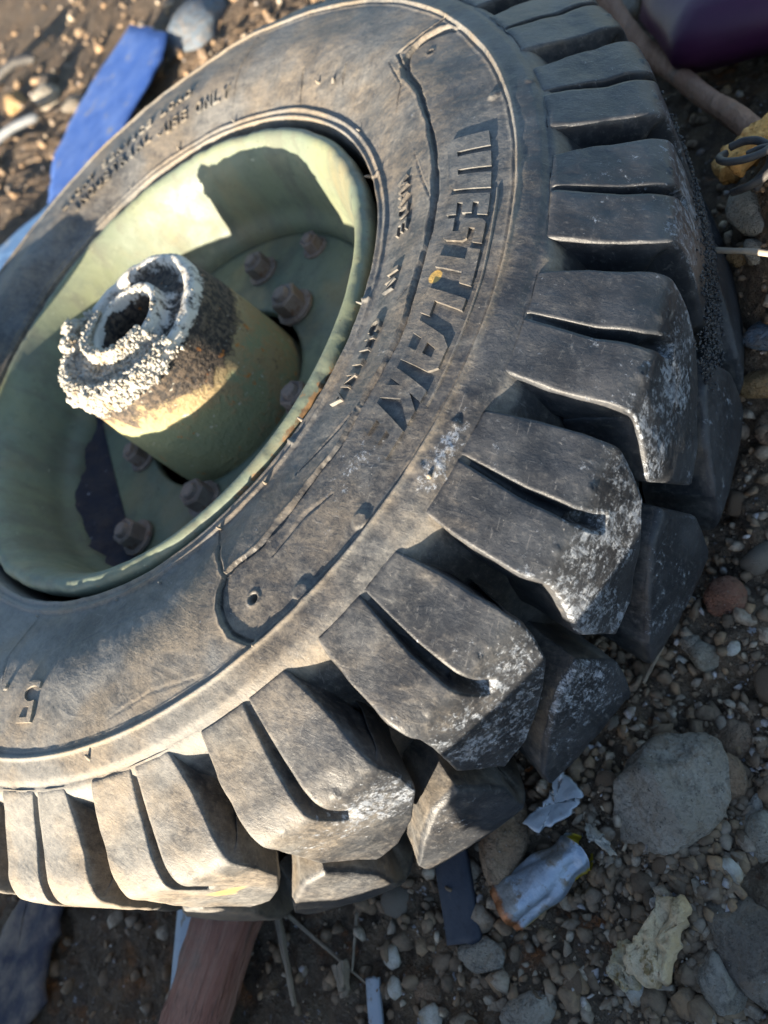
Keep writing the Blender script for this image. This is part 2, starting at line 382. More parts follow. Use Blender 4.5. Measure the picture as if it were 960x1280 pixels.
# ------------------------------------------------------------------ tread lugs
def curve_s(pts):
    P = np.array([(t, z2s(z)) for t, z in pts]); return P
Lc = curve_s([(186.9, .0074), (187.7, -.003), (188.1, -.016), (188.3, -.03), (188.1, -.045), (187.3, -.068)])
Rc0 = curve_s([(176.9, .0074), (176.7, -.004), (177.0, -.016), (177.6, -.03), (177.4, -.045), (176.1, -.084), (178.0, -.122)])
Cc = curve_s([(187.3, -.068), (184.2, -.0965), (181, -.1165), (178.0, -.122)])
Nc = curve_s([(182.4, .0074), (182.1, -.008), (182.25, -.018), (182.7, -.030), (183.3, -.043)])
def along(P, v):
    d = np.r_[0, np.cumsum(np.hypot(np.diff(P[:, 0]) * .0072, np.diff(P[:, 1])))]; d /= d[-1]
    # light corner smoothing
    o = []
    for k_ in (0, 1):
        f = lambda x: np.interp(np.clip(x, 0, 1), d, P[:, k_])
        o.append((f(v - .012) + 2 * f(v) + f(v + .012)) / 4 if True else f(v))
    return np.stack(o, -1)
RcA = curve_s([(176.9, .0074), (176.6, -.004), (176.9, -.016), (176.9, -.026), (175.9, -.045), (174.5, -.066), (178.0, -.122)])
def lug(kk, row, fine, seed=0):
    Rc = RcA if (kk == 0 and row == 1 and fine) else Rc0
    nv = 110 if fine else 16
    v = np.linspace(0, 1, nv)
    L, R_ = along(Lc, v), along(Rc, v)
    L[0], R_[0] = Lc[0], Rc[0]; L[-1], R_[-1] = Lc[-1], Rc[-1]
    if fine: us = np.r_[np.linspace(0, 1, 26)]
    # sipe position as u for every row
    sN = (L[:, 1] + R_[:, 1]) / 2
    tN = np.interp(sN, Nc[:, 1], Nc[:, 0]); uN = (L[:, 0] - tN) / (L[:, 0] - R_[:, 0])
    wdeg = np.interp(sN, [0, Nc[1, 1], Nc[-1, 1]], [.33, .52, .66]) * (1 + .25 * (random.random() - .5)); wN = wdeg / (L[:, 0] - R_[:, 0])
    if fine:
        def urow(u0, w):
            a = np.r_[np.linspace(0, .06, 7), np.linspace(.06, 1, 20)[1:]] * (u0 - w)
            b = u0 + w * np.array([-.94, -.82, -.6, 0, .6, .82, .94])
            c = (u0 + w) + (1 - u0 - w) * np.r_[np.linspace(0, .94, 20), np.linspace(.94, 1, 7)[1:]]
            return np.r_[a, b, c]
        U = np.array([urow(a, b) for a, b in zip(uN, wN)])
    else:
        U = np.array([np.r_[0, a - b, a - b * .8, a + b * .8, a + b, 1] for a, b in zip(uN, wN)])
    nu = U.shape[1]; VV = np.repeat(v[:, None], nu, 1)
    Tt = L[:, None, 0] * (1 - U) + R_[:, None, 0] * U; Ss = L[:, None, 1] * (1 - U) + R_[:, None, 1] * U
    C = np.stack([along(Cc, U.ravel())[:, k_].reshape(U.shape) for k_ in (0, 1)], -1)
    lin = Cc[0] * (1 - U[..., None]) + Cc[-1] * U[..., None]
    wv = VV ** 2.2
    Tt = Tt + wv * (C[..., 0] - lin[..., 0]); Ss = Ss + wv * (C[..., 1] - lin[..., 1])
    # distance to the four borders
    wdt = (L[:, 0] - R_[:, 0])[:, None] * .0071
    dl = U * wdt; dr = (1 - U) * wdt; dc = (1 - VV) * (z2s(-.1)); ds = VV * .12
    def coords(Tt, Ss, h):
        """lug frame -> world; row 1 is the facing half of the tread, row 2 its half-turn image"""
        if row == 1: T3 = Tt + kk * PITCH; S3 = Ss
        else: T3 = 352.6 - Tt + kk * PITCH; S3 = TS[-1] - Ss
        r, z, nr, nz = top_at(S3)
        a = np.radians(T3); rr = r + nr * h
        return np.stack([rr * np.cos(a), rr * np.sin(a), z + nz * h], -1), T3, r, z
    Pw, T3, r3, z3 = coords(Tt, Ss, 0 * Tt)
    x, y, z = Pw[..., 0], Pw[..., 1], Pw[..., 2]
    n1 = fbm(x * 70 + seed, y * 70, z * 70, 3)
    rho = .0021 + .0011 * n1 + .0016 * sstep(.45, .9, VV)
    dm = np.minimum(np.minimum(dl, dr), dc); dm = np.clip(dm, 0, None)
    t = np.clip(1 - dm / np.maximum(rho, .0008), 0, 1)
    h = -np.maximum(rho, .0008) * (1 - np.sqrt(np.clip(1 - t * t, 0, 1))) * .8
    h = h - .0012 * (1 - np.clip(ds / .003, 0, 1)) ** 2 + .0006
    h = h + .0009 * fbm(x * 22 + seed, y * 22, z * 22, 3) + .00025 * fbm(x * 120, y * 120, z * 120, 2)
    # sipe
    vend = np.interp(Nc[-1, 1], sN, v); q = np.abs(U - uN[:, None]) / wN[:, None]
    prof = 1 - sstep(.70, 1.0, q)
    lat = sstep(0, .02, VV) * (1 - sstep(vend - .045, vend + .01, VV))
    taper = .0025 + .0115 * sstep(0.0, .35, VV)
    h = h - prof * lat * taper
    # moulding pips and pits near the knee
    for (tp, zp) in ((184.6, -.021), (179.8, -.021)):
        dd = np.hypot((Tt - tp) * .0071, Ss - z2s(zp)); h = h + .0010 * (1 - sstep(.0016, .0026, dd)) - .0016 * (1 - sstep(.0004, .0012, dd))
    top, T3, r3, z3 = coords(Tt, Ss, h)
    nV = nv * nu
    idx = np.arange(nV).reshape(nv, nu)
    F = np.stack([idx[:-1, :-1], idx[:-1, 1:], idx[1:, 1:], idx[1:, :-1]], -1).reshape(-1, 4)
    # border loop, counter-clockwise seen in (u, v)
    loop = np.r_[idx[0, :-1], idx[:-1, -1], idx[-1, :0:-1], idx[:0:-1, 0]]
    Tb, Sb, hb = Tt.ravel()[loop], Ss.ravel()[loop], h.ravel()[loop]
    # outward direction in the (arc, s) plane
    ax = Tb * .0071; dx = np.roll(ax, -1) - np.roll(ax, 1); dy = np.roll(Sb, -1) - np.roll(Sb, 1); ln = np.hypot(dx, dy) + 1e-9
    cx, cy = ax.mean(), Sb.mean(); ox, oy = dy / ln, -dx / ln
    if np.sum(ox * (ax - cx) + oy * (Sb - cy)) < 0: ox, oy = -ox, -oy
    for _ in range(4):
        ox = (np.roll(ox, 1) + ox + np.roll(ox, -1)) / 3; oy = (np.roll(oy, 1) + oy + np.roll(oy, -1)) / 3
    depth = np.interp(Sb, [0, z2s(-.003), z2s(-.018), z2s(-.05), 1], [.004, .020, .038, .044, .044])
    steps = [.04, .12, .25, .4, .55, .7, .85, 1.] if fine else [.5, 1.]
    rings = []
    for st in steps:
        off = .0003 + .025 * depth * st + .0010 * (st > .8) ; 
        rings.append((Tb + ox * off / .0071, Sb + oy * off * 1., hb - depth * st))
    Vs = [top.reshape(-1, 3)]; infl = [h.ravel()]
    prev = loop; base = nV; Fs = [F]
    A_T = [T3.ravel()]; A_z = [z3.ravel()]; wallm = [np.zeros(nV)]
    for (a, b, c) in rings:
        p, t3, _, zz = coords(a, b, c)
        if fine: p = p + .0006 * np.stack([vnoise(p[:, 0] * 120, p[:, 1] * 120, p[:, 2] * 120)] * 3, -1)
        cur = np.arange(base, base + len(a)); base += len(a)
        nx = np.roll(np.arange(len(a)), -1)
        Fs.append(np.stack([prev, cur, cur[nx], prev[nx]], -1)); prev = cur
        Vs.append(p); A_T.append(t3); A_z.append(zz); wallm.append(np.ones(len(a)))
    Vv = np.vstack(Vs); Ff = np.vstack(Fs)
    if row == 1 or True: pass
    T4 = np.concatenate(A_T); z4 = np.concatenate(A_z); wl = np.concatenate(wallm)
    T4m = T4 % 360
    dust = .25 + .55 * np.exp(-((T4m - 112) / 32.) ** 2) * (1 - .35 * wl) - .10 * gauss(T4m - 190, 28) + .12 * wl + .25 * wl * (z4 < -.085)
    dust = dust + .10 * (z4 > -.004) * (1 - wl) - .12 * sstep(-.05, -.08, z4)
    fleck = (1 - wl * .7) * np.clip(1.0 * gauss(T4m - 172, 15) * gauss(z4 + .050, .026) + .95 * gauss(T4m - 157, 13) * gauss(z4 + .085, .05) + .8 * gauss(T4m - 192, 6) * gauss(z4 + .038, .015)
             + .5 * gauss(T4m - 205, 14) * gauss(z4 + .045, .03) + .75 * gauss(T4m - 143, 8) * gauss(z4 + .050, .028) + .38 * gauss(T4m - 190, 40) + .30 * gauss(T4m - 165, 26) * (z4 < -.11), 0, 1)
    stain = .85 * gauss(T4m - 127.5, 2.6) * gauss(z4 + .060, .014) + .55 * gauss(T4m - 147.0, 1.0) * wl * gauss(z4 + .085, .03) + .4 * gauss(T4m - 190, 3) * gauss(z4 + .01, .01) + .55 * gauss(T4m - 133.5, .8) * wl * gauss(z4 + .08, .03)
    return Vv, Ff, dict(dust=dust, fleck=fleck, stain=stain)
def face_out(V, F):
    a, b, c = V[F[0, 0]], V[F[0, 1]], V[F[0, 2]]
    m = len(F) // 4; q = F[m]; n = np.cross(V[q[1]] - V[q[0]], V[q[2]] - V[q[0]]); cen = V[q[0]]
    rad = np.array([cen[0], cen[1], 0]); rad /= np.linalg.norm(rad); rad[2] = 0.2
    return F if n @ rad > 0 else F[:, ::-1].copy()
coarse = {}
for row in (1, 2):
    for kk in range(-13, 13):
        mid = (182.5 if row == 1 else 170.1) + kk * PITCH
        vis = 88 < mid < 262 if row == 1 else 95 < mid < 235
        if vis:
            Vv, Ff, at = lug(kk, row, True, kk * 3.7 + row * 11)
            o = raw('tread_lug', up(Vv), face_out(Vv, Ff), RUB, tyre, attrs=at)
        else:
            if row not in coarse:
                Vv, Ff, at = lug(0, row, False)
                at['dust'][:] = .5; at['fleck'][:] = 0; at['stain'][:] = 0
                o = raw('tread_lug', up(Vv), face_out(Vv, Ff), RUB, tyre, attrs=at); coarse[row] = o
            else:
                o = coarse[row].copy(); COL.objects.link(o); o.parent = tyre
            o.rotation_euler = (0, 0, math.radians(kk * PITCH))

# ------------------------------------------------------------------ raised lettering
def curve_mesh(splines=None, text=None, size=1., offset=0.):
    if text is not None:
        cu = bpy.data.curves.new('t', 'FONT'); cu.body = text; cu.size = size; cu.offset = offset
    else:
        cu = bpy.data.curves.new('t', 'CURVE'); cu.dimensions = '2D'
        for s in splines:
            sp = cu.splines.new('POLY'); P = []
            for a, b in zip(s, s[1:] + s[:1]):
                n = max(1, int(math.dist(a, b) / .18)); P += [(a[0] + (b[0] - a[0]) * i / n, a[1] + (b[1] - a[1]) * i / n) for i in range(n)]
            sp.points.add(len(P) - 1)
            for p, q in zip(sp.points, P): p.co = (q[0], q[1], 0, 1)
            sp.use_cyclic_u = True
    cu.fill_mode = 'BOTH'; cu.extrude = .5
    if text is None: cu.extrude = .5
    o = bpy.data.objects.new('t', cu); COL.objects.link(o)
    dg = bpy.context.evaluated_depsgraph_get(); me = bpy.data.meshes.new_from_object(o.evaluated_get(dg))
    V = np.array([v.co[:] for v in me.vertices]); F = [list(p.vertices) for p in me.polygons]
    bpy.data.objects.remove(o); bpy.data.curves.remove(cu); bpy.data.meshes.remove(me)
    return V, F
def place_glyph(V, F, th0, r0, width_deg, height, skew, lift, lab, sunk=.0012):
    a = V[:, 0]; b = V[:, 1]
    T = th0 - a * width_deg - skew * b; r = r0 + b * height
    hh = np.where(V[:, 2] > 0, lift, -sunk)
    if False: pass
    nr, nz = side_n(r); z = side_z(r) + nz * hh - BASE(T, r); rr = r + nr * hh; an = np.radians(T)
    P = up(np.stack([rr * np.cos(an), rr * np.sin(an), z], -1))
    o = raw('letter', P, F, RUB, tyre, smooth=False, attrs=dict(dust=dust_side(T, r) + .02, fleck=np.zeros(len(T)), stain=np.zeros(len(T))))
    if lab: o['label'] = lab
    return o
def BASE(T, r):     # local depth of the panel below the nominal sidewall
    return -np.asarray(side_relief_lo(T, r))
def side_relief_lo(T, r):
    q = P2(T, r); x, y = q[:, 0], q[:, 1]; lo = .0011 * fbm(x * 16, y * 16, 3.1, 3)
    panel = (np.mean(T) > 144) and (np.mean(T) < 232) and (np.mean(r) > .28)
    return lo - (.0019 - .0006 * sstep(150, 163, T)) * (1. if panel else 0.)
W_ = [[(.12, 0), (.88, 0), (1, .12), (1, 1), (.74, 1), (.74, .22), (.64, .22), (.64, 1), (.38, 1), (.38, .22), (.28, .22), (.28, 1), (0, 1), (0, .12)]]
E_ = [[(0, 0), (1, 0), (1, .24), (.42, .24), (.42, .38), (.92, .38), (.92, .62), (.42, .62), (.42, .76), (1, .76), (1, 1), (0, 1)]]
S_ = [[(0, 0), (.85, 0), (1, .10), (1, .52), (.88, .62), (.42, .62), (.42, .77), (1, .77), (1, 1), (.14, 1), (0, .9), (0, .48), (.14, .38), (.60, .38), (.60, .23), (0, .23)]]
T_ = [[(.34, 0), (.70, 0), (.70, .70), (1, .70), (1, 1), (0, 1), (0, .70), (.34, .70)]]
L_ = [[(0, 0), (1, 0), (1, .27), (.42, .27), (.42, 1), (0, 1)]]
A_ = [[(0, 0), (.32, 0), (.36, .30), (.66, .30), (.68, 0), (1, 0), (.90, .80), (.72, 1), (.26, 1), (.10, .80)], [(.38, .48), (.42, .74), (.62, .74), (.64, .48)]]
K_ = [[(0, 0), (.34, 0), (.34, .34), (.60, 0), (1, 0), (.62, .50), (1, 1), (.60, 1), (.34, .64), (.34, 1), (0, 1)]]
for sp, t0, w, lift in ((W_, 209.0, 9.0, .0024), (E_, 199.2, 3.1, .0022), (S_, 195.5, 3.2, .0022), (T_, 191.5, 4.4, .0022), (L_, 185.5, 3.3, .0026), (A_, 181.3, 5.2, .0024), (K_, 175.0, 3.9, .0022), (E_, 170.4, 3.2, .0024)):
    Vg, Fg = curve_mesh(sp); place_glyph(Vg, Fg, t0, .2875, w, .0275, 1.9, lift * .72, None)
def arc_text(s, th0, th1, r0, height, lift, skew=0.):
    n = len(s); st = (th1 - th0) / max(1, n)
    for i, ch in enumerate(s):
        if ch == ' ': continue
        Vg, Fg = curve_mesh(text=ch, size=1.); V2 = Vg.copy()
        mx, mn = V2[:, 0].max(), V2[:, 0].min(); my = .70 if ch not in '.-' else .70
        wd = .74 if ch not in 'I1.-' else .3
        V2[:, 0] = (V2[:, 0] - mn) / max(mx - mn, 1e-6) * wd + (.0 if ch not in 'I1.-' else .22); V2[:, 1] = V2[:, 1] / my
        place_glyph(V2, Fg, th0 + i * st, r0, -st, height, skew, lift, None)
arc_text('MADE', 209.0, 197.0, .2460, .0100, .0022)
arc_text('IN', 191.8, 186.6, .2460, .0100, .0022)
arc_text('CHINA', 182.6, 168.0, .2465, .0100, .0024)
arc_text('INDUSTRIAL', 327.5, 302.5, .2640, .0110, .0022)
arc_text('USE', 299.0, 291.8, .2590, .0115, .0022)
arc_text('ONLY', 289.8, 279.5, .2580, .0115, .0022)
arc_text('LIGHT', 329.5, 319.0, .2840, .0105, .0018)
arc_text('SERVICE', 317.0, 302.0, .2840, .0105, .0018)
arc_text('LOAD', 300.0, 290.8, .2840, .0105, .0018)
arc_text('5', 112.6, 107.4, .2845, .0265, .0017)
arc_text('.', 105.6, 102.6, .2860, .0265, .0022)
arc_text('00-8', 101.5, 80.5, .2845, .0265, .0026)
# thin moulded line outside the name
def rib(name, pts, w, lift, parent=tyre, mat=RUB):
    P = np.array(pts); n = 90; t = np.linspace(0, len(P) - 1, n)
    T = np.interp(t, range(len(P)), P[:, 0]); r = np.interp(t, range(len(P)), P[:, 1])
    sec = [(-w, -.0015), (-w * .8, lift * .6), (0, lift), (w * .8, lift * .6), (w, -.0015)]
    V_ = []
    for T0, r0 in zip(T, r):
        b = float(side_relief(np.array([T0]), np.array([r0]))[0]) * .9
        for o_, l_ in sec:
            q = r0 + o_; an = math.radians(T0); V_.append((q * math.cos(an), q * math.sin(an), float(side_z(q)) + b + l_))
    V_ = up(np.array(V_)); m_ = len(V_)
    return raw(name, V_, grid_faces(n, 5)[:, ::-1].copy(), mat, parent, attrs=dict(dust=np.full(m_, .75), fleck=np.zeros(m_), stain=np.zeros(m_)))
rib('moulded_line', [(197.9, .3190), (191.9, .3192), (186.8, .3195), (184, .3193), (179.4, .3192), (175.3, .3192), (171.6, .3195)], .0008, .0011)
# little vent hairs on the bead and shoulder, dried mud crumbs: joined, too small to pick apart
def spike(p, d, l, w):
    p = np.array(p, float); d = np.array(d, float); d /= np.linalg.norm(d)
    a = np.cross(d, [.3, .5, .81]); a /= np.linalg.norm(a); b = np.cross(d, a); V_ = []
    for t, s in ((0, 1), (.5, .8), (.9, .45)):
        for k_ in range(6):
            c = math.cos(k_ * math.pi / 3); s_ = math.sin(k_ * math.pi / 3); V_.append(p + d * l * t + (a * c + b * s_) * w * s)
    V_.append(p + d * l)
    F_ = [(i * 6 + k_, i * 6 + (k_ + 1) % 6, (i + 1) * 6 + (k_ + 1) % 6, (i + 1) * 6 + k_) for i in (0, 1) for k_ in range(6)] + [(12 + k_, 12 + (k_ + 1) % 6, 18, 18) for k_ in range(6)]
    return np.array(V_), F_
def join(parts):
    V_ = []; F_ = []; o = 0
    for v, f in parts:
        V_.append(v); F_ += [[i + o for i in dict.fromkeys(q)] for q in f]; o += len(v)
    return np.vstack(V_), F_
sp_ = []
for t_, r_, dr, l, w in [(188.4, .2235, -.9, .008, .0012), (220.1, .2235, -.8, .006, .0014), (165.3, .2250, -.6, .007, .0015), (154.3, .2335, .3, .006, .0015), (144.4, .2334, .2, .007, .0013),
                         (131.8, .2405, .2, .004, .0012), (121.7, .2342, .2, .004, .001), (165.8, .3424, .3, .0052, .0021), (122.1, .3386, -.3, .0058, .0017), (144.2, .3307, .1, .004, .0018),
                         (232, .2343, -.3, .004, .001), (278, .2340, -.2, .005, .0012), (296, .2344, .5, .007, .0012), (312, .2335, .2, .005, .001), (300.5, .264, -.8, .007, .0016), (288, .3316, .3, .004, .001), (305, .331, .4, .004, .001),
                         (101, .236, 0, .003, .001), (248, .2545, .6, .005, .002), (252, .2532, -.4, .006, .0016)]:
    a = math.radians(t_); sp_.append(spike((r_ * math.cos(a), r_ * math.sin(a), float(side_z(r_)) - .0005), (dr * math.cos(a), dr * math.sin(a), .8), l, w))
Vj, Fj = join(sp_); o = raw('vent_hair', up(Vj), Fj, RUB, tyre, attrs=dict(dust=np.full(len(Vj), .95), fleck=np.zeros(len(Vj)), stain=np.zeros(len(Vj)))); tag(o, kind='stuff')

Cg = []; Sg = []; rg = np.random.default_rng(9)
while len(Cg) < 5200:
    t_ = rg.uniform(186, 226); z_ = rg.normal(-.098, .016)
    if rg.random() > math.exp(-((t_ - 204) / 15.) ** 2) or z_ < -.14 or z_ > -.05: continue
    if ((t_ - 188.3) % PITCH) < 3.2 and z_ > -.08: continue
    rr_ = .4128 + rg.random() ** 2 * .0022; Cg.append((rr_ * math.cos(math.radians(t_)), rr_ * math.sin(math.radians(t_)), z_)); Sg.append(rg.uniform(.0004, .0013))
GC = np.array(Cg); GS = np.array(Sg)
# ------------------------------------------------------------------ rim, disc, hub
def lathe(pts, n, jitter=None, close=False):
    P = np.array(pts, float); a = np.linspace(0, 2 * np.pi, n, endpoint=False)
    A, I = np.meshgrid(a, np.arange(len(P)), indexing='ij')
    R_ = P[I, 0]; Z_ = P[I, 1]
    if jitter: R_, Z_ = jitter(np.degrees(A), R_, Z_)
    V_ = np.stack([R_ * np.cos(A), R_ * np.sin(A), Z_], -1).reshape(-1, 3)
    return V_, grid_faces(n, len(P), True), np.degrees(A).ravel()
rp = smooth_curve([(.2120, -.060), (.2125, -.030), (.2150, -.020), (.2170, -.013), (.2174, -.0065), (.2164, -.0018), (.2138, .0010), (.2108, .0018), (.2076, .0008), (.2036, -.0036), (.1995, -.0100), (.1960, -.0190), (.1925, -.034),
                   (.1895, -.050), (.1870, -.066), (.1800, -.082), (.1790, -.100), (.1785, -.135), (.1900, -.160)], 90)
def rj(A, R_, Z_):
    x, y = R_ * np.cos(np.radians(A)), R_ * np.sin(np.radians(A)); lip = gauss(Z_, .010) * (R_ > .205)
    d = .0006 * fbm(x * 30, y * 30, Z_ * 30, 3) + lip * .0010 * np.minimum(fbm(x * 90, y * 90, 2., 3), .1)
    return R_ + d, Z_ + d * .7
Vr, Fr, Ar = lathe(rp, 720, rj)
rr_ = np.hypot(Vr[:, 0], Vr[:, 1])
rust = .16 * gauss(Vr[:, 2], .006) * (rr_ > .2085) + .26 * (rr_ > .2162) + .30 * gauss((Ar - 168), 14) * (rr_ > .2085)
rim = raw('rim', up(Vr), Fr, GREEN, wheel, attrs=dict(rust=rust)); tag(rim, 'pale green painted steel rim with a chipped flange')
# disc: annulus with one straight cut side where dirt coloured as in shade shows through
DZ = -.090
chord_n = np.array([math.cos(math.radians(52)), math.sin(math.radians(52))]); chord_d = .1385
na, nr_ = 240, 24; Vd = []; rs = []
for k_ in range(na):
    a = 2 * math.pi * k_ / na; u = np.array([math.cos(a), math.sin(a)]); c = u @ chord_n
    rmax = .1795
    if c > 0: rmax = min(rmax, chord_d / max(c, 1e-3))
    for j in range(nr_):
        t = j / (nr_ - 2); zz = DZ
        r_ = .090 + (rmax - .090) * min(t, 1.)
        zz = DZ + .0012 * math.sin(3 * a) + (0 if j < nr_ - 1 else -.006)
        Vd.append((u[0] * r_, u[1] * r_, zz)); rs.append(.1 + .25 * (r_ < .096))
Vd.insert(0, None); Vd.pop(0)
V0 = np.array(Vd); low = V0.reshape(na, nr_, 3)[:, :1].copy(); low[..., 2] -= .008
V0 = np.concatenate([low, V0.reshape(na, nr_, 3)], 1).reshape(-1, 3)
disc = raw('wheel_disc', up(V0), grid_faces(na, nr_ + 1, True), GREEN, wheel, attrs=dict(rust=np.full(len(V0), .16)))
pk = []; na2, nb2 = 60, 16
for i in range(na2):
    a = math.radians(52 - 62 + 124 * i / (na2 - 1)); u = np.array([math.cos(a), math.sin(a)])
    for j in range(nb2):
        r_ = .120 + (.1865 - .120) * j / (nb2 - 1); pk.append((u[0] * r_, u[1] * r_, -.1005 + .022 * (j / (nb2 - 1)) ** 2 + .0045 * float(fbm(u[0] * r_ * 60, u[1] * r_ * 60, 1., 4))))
DIRT = simple('packed_shaded_dirt', (.035, .035, .050), (.06, .05, .055), 60, .95, .8, (.30, .29, .32), sc3=170, t3=(.68, .72), bd=.004)  # navy black puts the shade of the opening into the dirt colour
o = raw('packed_dirt', up(pk), grid_faces(na2, nb2)[:, ::-1].copy(), DIRT, wheel); tag(o, 'loose dirt in the gap beside the wheel disc, its shade put into the colour')
# hub
hp = smooth_curve([(.0825, -.125), (.0815, -.090), (.0790, -.050), (.0750, -.010), (.0722, .012), (.0708, .0175), (.0685, .0200), (.0640, .0205), (.0605, .0185), (.0585, .0135), (.050, .0115), (.0430, .0115), (.0392, .0135), (.0380, .0210),
                   (.0368, .0255), (.0340, .0270), (.0312, .0255), (.0300, .0200), (.0292, .0), (.0290, -.050), (.0290, -.10)], 150)
def hj(A, R_, Z_):
    x, y = R_ * np.cos(np.radians(A)), R_ * np.sin(np.radians(A)); tp = sstep(-.01, .015, Z_)
    d = (.0004 + .0006 * tp) * fbm(x * 60, y * 60, Z_ * 60, 4) + .0010 * tp * fbm(x * 22, y * 22, Z_ * 22, 2)
    return R_ + d * .8, Z_ + d
Vh, Fh, Ah = lathe(hp, 360, hj)
rh = np.hypot(Vh[:, 0], Vh[:, 1])
burn = np.where(rh > .069, sstep(-.045, .015, Vh[:, 2]) * 1.0, 1.1)
burn = burn + .35 * np.cos(np.radians(Ah - 215)) * (rh > .069)
Ac = (Ah + 180) % 360 - 180
ash = (.35 * np.exp(-((Ac - 70) / 75.) ** 2) + .62 - .75 * np.exp(-((Ac + 70) / 50.) ** 2) * gauss(rh - .049, .009)) * sstep(.006, .014, Vh[:, 2]) * (rh > .0295)
hub = raw('hub', up(Vh), Fh, HUB, wheel, attrs=dict(burn=burn, ash=ash)); tag(hub, 'burnt steel hub barrel with a white crusted open end')
# crust of ash on the hub end
ico = bmesh.new(); bmesh.ops.create_icosphere(ico, subdivisions=1, radius=1.); IV = np.array([v.co[:] for v in ico.verts]); IF = np.array([[v.index for v in f.verts] for f in ico.faces]); ico.free()
ico = bmesh.new(); bmesh.ops.create_icosphere(ico, subdivisions=2, radius=1.); IV2 = np.array([v.co[:] for v in ico.verts]); IF2 = np.array([[v.index for v in f.verts] for f in ico.faces]); ico.free()
rng = np.random.default_rng(5)
def blobs(C, S, base=(IV, IF), squash=.75, rough=.25):
    BV, BF = base; n = len(C)
    Q = rng.normal(size=(n, 4)); Q /= np.linalg.norm(Q, axis=1)[:, None]; w, x, y, z = Q.T
    Rm = np.stack([1 - 2 * (y * y + z * z), 2 * (x * y - w * z), 2 * (x * z + w * y), 2 * (x * y + w * z), 1 - 2 * (x * x + z * z), 2 * (y * z - w * x), 2 * (x * z - w * y), 2 * (y * z + w * x), 1 - 2 * (x * x + y * y)], -1).reshape(n, 3, 3)
    sc = S[:, None] * rng.uniform(squash, 1.25, (n, 3)); V_ = BV[None] * (1 + rough * rng.uniform(-1, 1, (n, len(BV), 1))) * sc[:, None]
    V_ = np.einsum('nij,nkj->nki', Rm, V_) + C[:, None]
    F_ = BF[None] + (np.arange(n) * len(BV))[:, None, None]
    return V_.reshape(-1, 3), F_.reshape(-1, 3)
Vg_, Fg_ = blobs(GC, GS, (IV, IF), .6, .4); nG = len(Vg_)
o = raw('tar_grit', up(Vg_), Fg_, RUB, tyre, smooth=False, attrs=dict(dust=np.repeat(rng.uniform(-.2, .3, len(GC)), len(IV)), fleck=np.zeros(nG), stain=np.zeros(nG))); tag(o, 'crust of black tarry grit stuck to the tread', kind='stuff')
Cs = []; Ss_ = []
def prof_z(r): 
    i = np.argsort(hp[40:, 0]); return float(np.interp(r, hp[60:120, 0][::-1], hp[60:120, 1][::-1]))
for _ in range(30000):
    a = rng.uniform(-12, 170); r_ = rng.uniform(.031, .0745)
    dens = math.exp(-((a - 72) / 66.) ** 2) * (1.0 if r_ > .036 else .6)
    if rng.random() > dens: continue
    zt = float(np.interp(r_, [.031, .037, .040, .058, .062, .070, .075], [.027, .026, .014, .0135, .020, .019, .006]))
    hgt = rng.random() ** 2 * .008 * dens
    Cs.append((r_ * math.cos(math.radians(a)), r_ * math.sin(math.radians(a)), zt + .0022 + hgt)); Ss_.append(.0006 * 3.8 ** (rng.random() ** 1.3))
for (a, r_, z_, n_, sp) in ((8, .066, .027, 420, .0080), (24, .060, .026, 300, .009), (38, .071, .018, 300, .0075), (55, .073, .014, 90, .0055), (98, .073, .010, 90, .005), (75, .071, .021, 120, .006)):
    for _ in range(n_):
        q = rng.normal(size=3); q = q / np.linalg.norm(q) * sp * rng.random() ** .4
        Cs.append((r_ * math.cos(math.radians(a)) + q[0], r_ * math.sin(math.radians(a)) + q[1], z_ + q[2])); Ss_.append(rng.uniform(.0011, .0026))
for _ in range(110):
    a = rng.uniform(-180, 0); r_ = rng.choice([.034, .0665]) + rng.normal() * .0025
    Cs.append((r_ * math.cos(math.radians(a)), r_ * math.sin(math.radians(a)), float(np.interp(r_, [.031, .037, .040, .058, .062, .070, .075], [.0265, .0255, .0135, .013, .0195, .0185, .006])))); Ss_.append(rng.uniform(.0006, .0016))
Vc, Fc = blobs(np.array(Cs), np.array(Ss_), (IV, IF), .6, .42); Fc = np.asarray(Fc)
crust = raw('ash_crust', up(Vc), Fc, CRUST, hub, smooth=False); tag(crust, 'crumbly white ash crust clinging to the hub end', kind='stuff')
# nuts
def nut_mesh(r=.0135, h=.020, stud=.0068):
    V_ = []; F_ = []
    def ring(n, rad, z, rot=0, rx=0):
        s = len(V_)
        for k_ in range(n):
            a = 2 * math.pi * k_ / n + rot; V_.append((rad * math.cos(a), rad * math.sin(a), z))
        return list(range(s, s + n))
    def br(a, b):
        n = len(a)
        for k_ in range(n): F_.append((a[k_], a[(k_ + 1) % n], b[(k_ + 1) % n], b[k_]))
    r0 = ring(12, r * 1.35, 0); r1 = ring(12, r * 1.35, .003); r2 = ring(12, r * 1.02, .0035); br(r0, r1); br(r1, r2)
    hx = lambda z, s: [len(V_) + 0] and ring_hex(z, s)
    def ring_hex(z, s):
        st = len(V_)
        for k_ in range(12):
            a = math.pi * k_ / 6; rad = r * (1. if k_ % 2 == 0 else math.cos(math.pi / 6)); V_.append((rad * s * math.cos(a), rad * s * math.sin(a), z))
        return list(range(st, st + 12))
    h0 = ring_hex(.0035, 1); h1 = ring_hex(h - .002, 1); h2 = ring_hex(h, .88); br(r2, h0); br(h0, h1); br(h1, h2)
    s0 = ring(12, stud * 1.15, h - .0015); br(h2, s0); s1 = ring(12, stud, h + .003); s2 = ring(12, stud * .8, h + .004); br(s0, s1); br(s1, s2); F_.append(tuple(s2))
    return np.array(V_), F_
Vn, Fn = nut_mesh()
n0 = None
